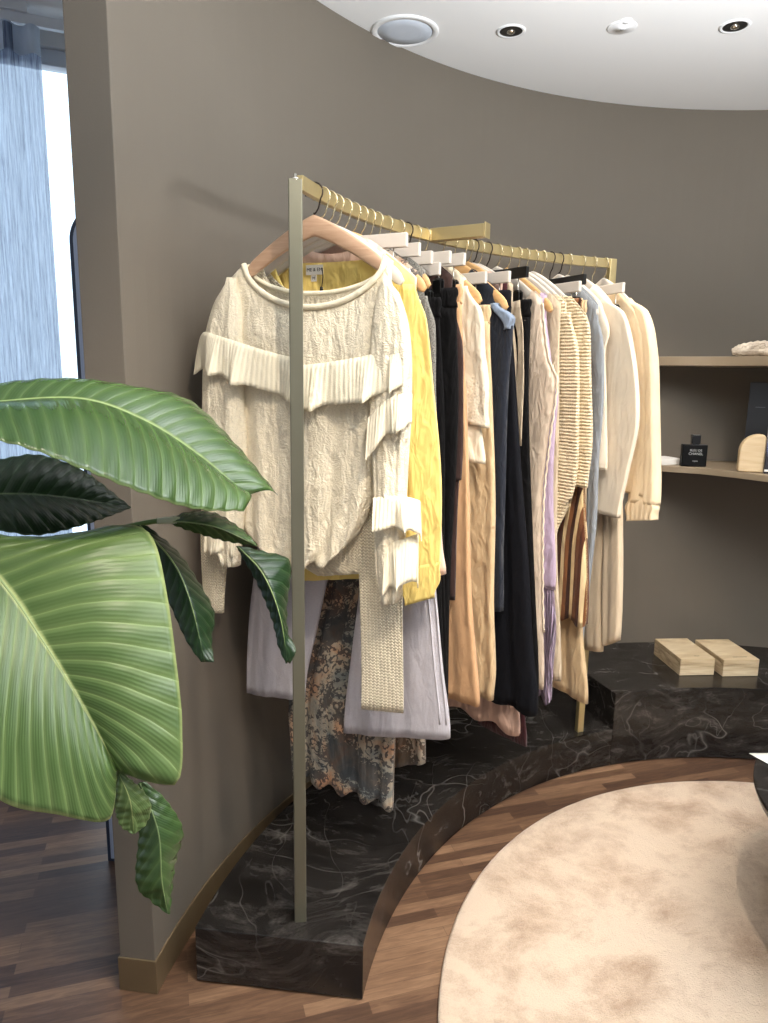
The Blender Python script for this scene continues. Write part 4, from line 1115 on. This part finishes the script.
def leaf(mat, e1, mid, e2, bow=.012, n=64, m=18, curl=0, lab=None):
    """blade between two edges and its midrib, each a list of (x, y, distance)"""
    A_, _ = rs([at(*p) for p in e1], n); Mi, L = rs([at(*p) for p in mid], n); B_, _ = rs([at(*p) for p in e2], n)
    rows, uv = [], []
    for i in range(n + 1):
        row, u_ = [], []
        nrm = (A_[i] - Mi[i]).cross(Mi[min(i + 1, n)] - Mi[max(i - 1, 0)])
        if nrm.length > 1e-9: nrm.normalize()
        nr2 = (Mi[min(i + 1, n)] - Mi[max(i - 1, 0)]).cross(B_[i] - Mi[i])
        if nr2.length > 1e-9: nr2.normalize()
        if nrm.z < 0: nrm = -nrm
        if nr2.z < 0: nr2 = -nr2
        for j in range(-m, m + 1):
            t = j / m; wv = .0012 * math.sin(i * 1.5 + abs(t) * 4) * abs(t)
            if t < 0: p = Mi[i].lerp(A_[i], -t) + nrm * (bow * math.sin(PI * min(1, -t)) * min(1, (A_[i] - Mi[i]).length / .08) + wv)
            else: p = Mi[i].lerp(B_[i], t) + nr2 * (bow * math.sin(PI * min(1, t)) * min(1, (B_[i] - Mi[i]).length / .08) + wv)
            row.append(p - base); u_.append((L * i / n, t))
        rows.append(row); uv.append(u_)
    o = MB().grid(rows, False, uv).build('leaf', mat, pl, True, solid=.0008)
    # midrib as a tapering ridge
    mb = MB(); mb.tube([p - base - Vector((0, 0, .001)) for p in Mi], [min(.004, .007 * L) * (1 - .75 * i / n) for i in range(n + 1)], 8); mb.build('midrib', RIB, o, True)
    if lab: o['label'] = lab
    return o
RIB = plain('leaf_rib', (132, 152, 96), .4)
STEM = plain('plant_stem', (92, 122, 58), .45, var=.1)
leaf(LF, [(-60, 398, 1.02), (50, 383, 1.08), (120, 387, 1.13), (185, 398, 1.17), (232, 440, 1.19), (278, 495, 1.17)],
     [(-60, 412, .96), (0, 402, .98), (83, 399, 1.02), (146, 421, 1.06), (200, 456, 1.09), (246, 496, 1.11)],
     [(-60, 425, .86), (30, 449, .86), (80, 468, .88), (140, 492, .92), (195, 509, .98), (244, 511, 1.04)], .016, lab='glossy leaf lit from above')
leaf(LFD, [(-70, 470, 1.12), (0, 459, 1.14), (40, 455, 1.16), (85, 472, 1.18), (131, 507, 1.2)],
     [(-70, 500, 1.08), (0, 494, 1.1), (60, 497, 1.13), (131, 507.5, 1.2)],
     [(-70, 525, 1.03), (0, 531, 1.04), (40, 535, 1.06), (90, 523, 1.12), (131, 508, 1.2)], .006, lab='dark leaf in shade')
leaf(LFB, [(-80, 520, .98), (0, 548, .98), (60, 537, .98), (110, 526, .98), (140, 527, .97), (156, 545, .96), (168, 600, .93), (177, 668, .9), (182, 720, .88), (180, 778, .865), (160, 784, .862), (119, 772, .862)],
     [(-80, 490, .93), (0, 579, .9), (40, 636, .885), (75, 692, .872), (100, 736, .864), (117, 770, .86)],
     [(-80, 640, .8), (-50, 740, .79), (0, 800, .8), (60, 815, .82), (100, 822, .84), (113, 812, .85), (117, 771, .86)], .014, lab='broad bright green leaf with pale midrib')
# small folded leaf on a thin stalk
mb = MB(); mb.tube(catmull([at(60, 560, 1.18) - base, at(110, 533, 1.17) - base, at(140, 524, 1.16) - base, at(164, 520, 1.15) - base], 6), .0042, 8); mb.build('stalk', STEM, pl, True)
mb = MB(); mb.tube([at(158, 521, 1.149) - base, at(176, 520, 1.147) - base, at(190, 522, 1.145) - base], [.005, .006, .004], 8); mb.build('leaf_node', plain('pale_node', (196, 200, 168), .5), pl, True)
leaf(LF, [(166, 520, 1.15), (188, 512, 1.16), (215, 513, 1.17), (240, 528, 1.17), (257, 544, 1.16)], [(166, 521, 1.15), (190, 522, 1.13), (220, 528, 1.13), (257, 545, 1.16)],
     [(166, 522, 1.15), (190, 531, 1.15), (225, 541, 1.16), (257, 546, 1.16)], .004, 40, 10, lab='small folded leaf')
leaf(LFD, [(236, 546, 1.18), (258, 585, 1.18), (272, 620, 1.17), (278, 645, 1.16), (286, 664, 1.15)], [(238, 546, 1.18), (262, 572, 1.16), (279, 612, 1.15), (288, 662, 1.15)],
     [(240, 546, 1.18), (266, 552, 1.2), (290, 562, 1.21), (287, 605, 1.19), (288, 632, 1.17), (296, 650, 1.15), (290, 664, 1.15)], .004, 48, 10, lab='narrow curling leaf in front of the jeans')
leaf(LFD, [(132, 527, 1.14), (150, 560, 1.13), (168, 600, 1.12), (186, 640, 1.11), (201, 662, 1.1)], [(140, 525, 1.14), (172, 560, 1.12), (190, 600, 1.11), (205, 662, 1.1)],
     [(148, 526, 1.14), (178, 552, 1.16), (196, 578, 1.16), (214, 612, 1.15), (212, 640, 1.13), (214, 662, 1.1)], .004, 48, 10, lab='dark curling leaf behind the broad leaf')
leaf(LFB, [(117, 772, .87), (114, 800, .87), (120, 825, .87), (133, 834, .87)], [(118, 772, .87), (130, 800, .862), (134, 833, .87)],
     [(122, 772, .87), (142, 790, .88), (151, 806, .88), (146, 824, .88), (135, 834, .87)], .004, 40, 10, lab='small curled leaf tip')
leaf(LF, [(136, 786, .92), (139, 830, .92), (136, 882, .92), (152, 902, .92), (167, 913, .92)], [(140, 782, .92), (158, 830, .91), (162, 880, .91), (168, 914, .92)],
     [(146, 782, .92), (166, 800, .93), (183, 830, .94), (176, 860, .94), (172, 890, .93), (170, 914, .92)], .006, 48, 12, lab='drooping green leaf below the broad leaf')
# stalks down to the pot
def stalk(x, y, d, bend): 
    t = at(x, y, d) - base
    mb = MB(); P = catmull([t, t + Vector((-.14, -.02, -.02)), Vector((t.x * .45 - .1, t.y * .5, t.z * .62)), Vector((bend, .0, .55)), Vector((bend * .6, 0, .33))], 8)
    mb.tube(P, [.006 + .006 * i / len(P) for i in range(len(P))], 10); mb.build('stalk', STEM, pl, True)
stalk(-60, 412, .96, .03); stalk(-70, 500, 1.08, -.03); stalk(-80, 490, .93, .05); stalk(60, 560, 1.18, .06)
MB().lathe([(.0005, .002), (.14, .002), (.15, .02), (.18, .36), (.19, .38), (.18, .39), (.168, .375), (.165, .34)], n=48).build('pot', plain('grey_stone_pot', (120, 116, 110), .7, var=.1), pl, True)
MB().lathe([(.167, .34), (.1, .345), (.0005, .35)], n=48).build('soil', plain('dark_soil', (46, 36, 28), .95, bscale=80), pl, True)

# ------------------------------------------------------------------ light
W = bpy.data.worlds.new('world'); S.world = W; W.use_nodes = True
bg = W.node_tree.nodes['Background']; bg.inputs[1].default_value = 1.0
wt = W.node_tree
wsep = wt.nodes.new('ShaderNodeSeparateXYZ'); wt.links.new(wt.nodes.new('ShaderNodeTexCoord').outputs['Generated'], wsep.inputs[0])
wc = ramp(wt, math_(wt, 'MULTIPLY_ADD', wsep.outputs[1], .5, .5), [(.35, (.42, .43, .45)), (.6, (1.2, 1.4, 1.65)), (.8, (1.8, 2.1, 2.4))])
wt.links.new(wc, bg.inputs[0])
def spot(name, loc, target, power, size=70, blend=.5, rad=.03, col=(1, .86, .7)):
    l = bpy.data.lights.new(name, 'SPOT'); l.energy = power; l.spot_size = R_(size); l.spot_blend = blend; l.shadow_soft_size = rad; l.color = col
    o = bpy.data.objects.new(name, l); COL.objects.link(o); o.location = loc
    o.rotation_euler = (Vector(target) - Vector(loc)).to_track_quat('-Z', 'Y').to_euler()
    return o
spot('spot_lamp', (.30, .45, CH - .03), (.0, 1.75, 1.2), 58, 60)
spot('spot_lamp', (.95, .9, CH - .03), (.35, 2.2, 1.1), 45, 62)
spot('spot_lamp', (1.25, 1.5, CH - .03), (.75, 2.6, 1.1), 33, 62)
spot('spot_lamp', (.5, .75, CH - .03), (.95, 1.45, 0), 78, 78)
spot('spot_lamp', (-.25, .35, CH - .03), (-.4, .95, 1.2), 44, 58)
for x, y, tx, ty, pw in ((511, 31, 1.05, 2.95, 34), (735, 26, 1.25, 2.7, 22)):
    p = cpt(x, y); spot('spot_lamp', (p.x, p.y, CH - .045), (tx, ty, .6), pw, 64, .8, .02)
# added disk light without a fitting, facing up to brighten the ceiling
l = bpy.data.lights.new('ceiling_fill', 'AREA'); l.shape = 'DISK'; l.size = .5; l.energy = 150; l.color = (.93, .97, 1)
o = bpy.data.objects.new('ceiling_fill', l); COL.objects.link(o); o.location = (1.1, .75, 1.75); o.rotation_euler = (PI, 0, 0)

S.view_settings.view_transform = 'Standard'; S.view_settings.look = 'None'; S.view_settings.gamma = 1; S.view_settings.use_curve_mapping = False
S.view_settings.exposure = -0.1
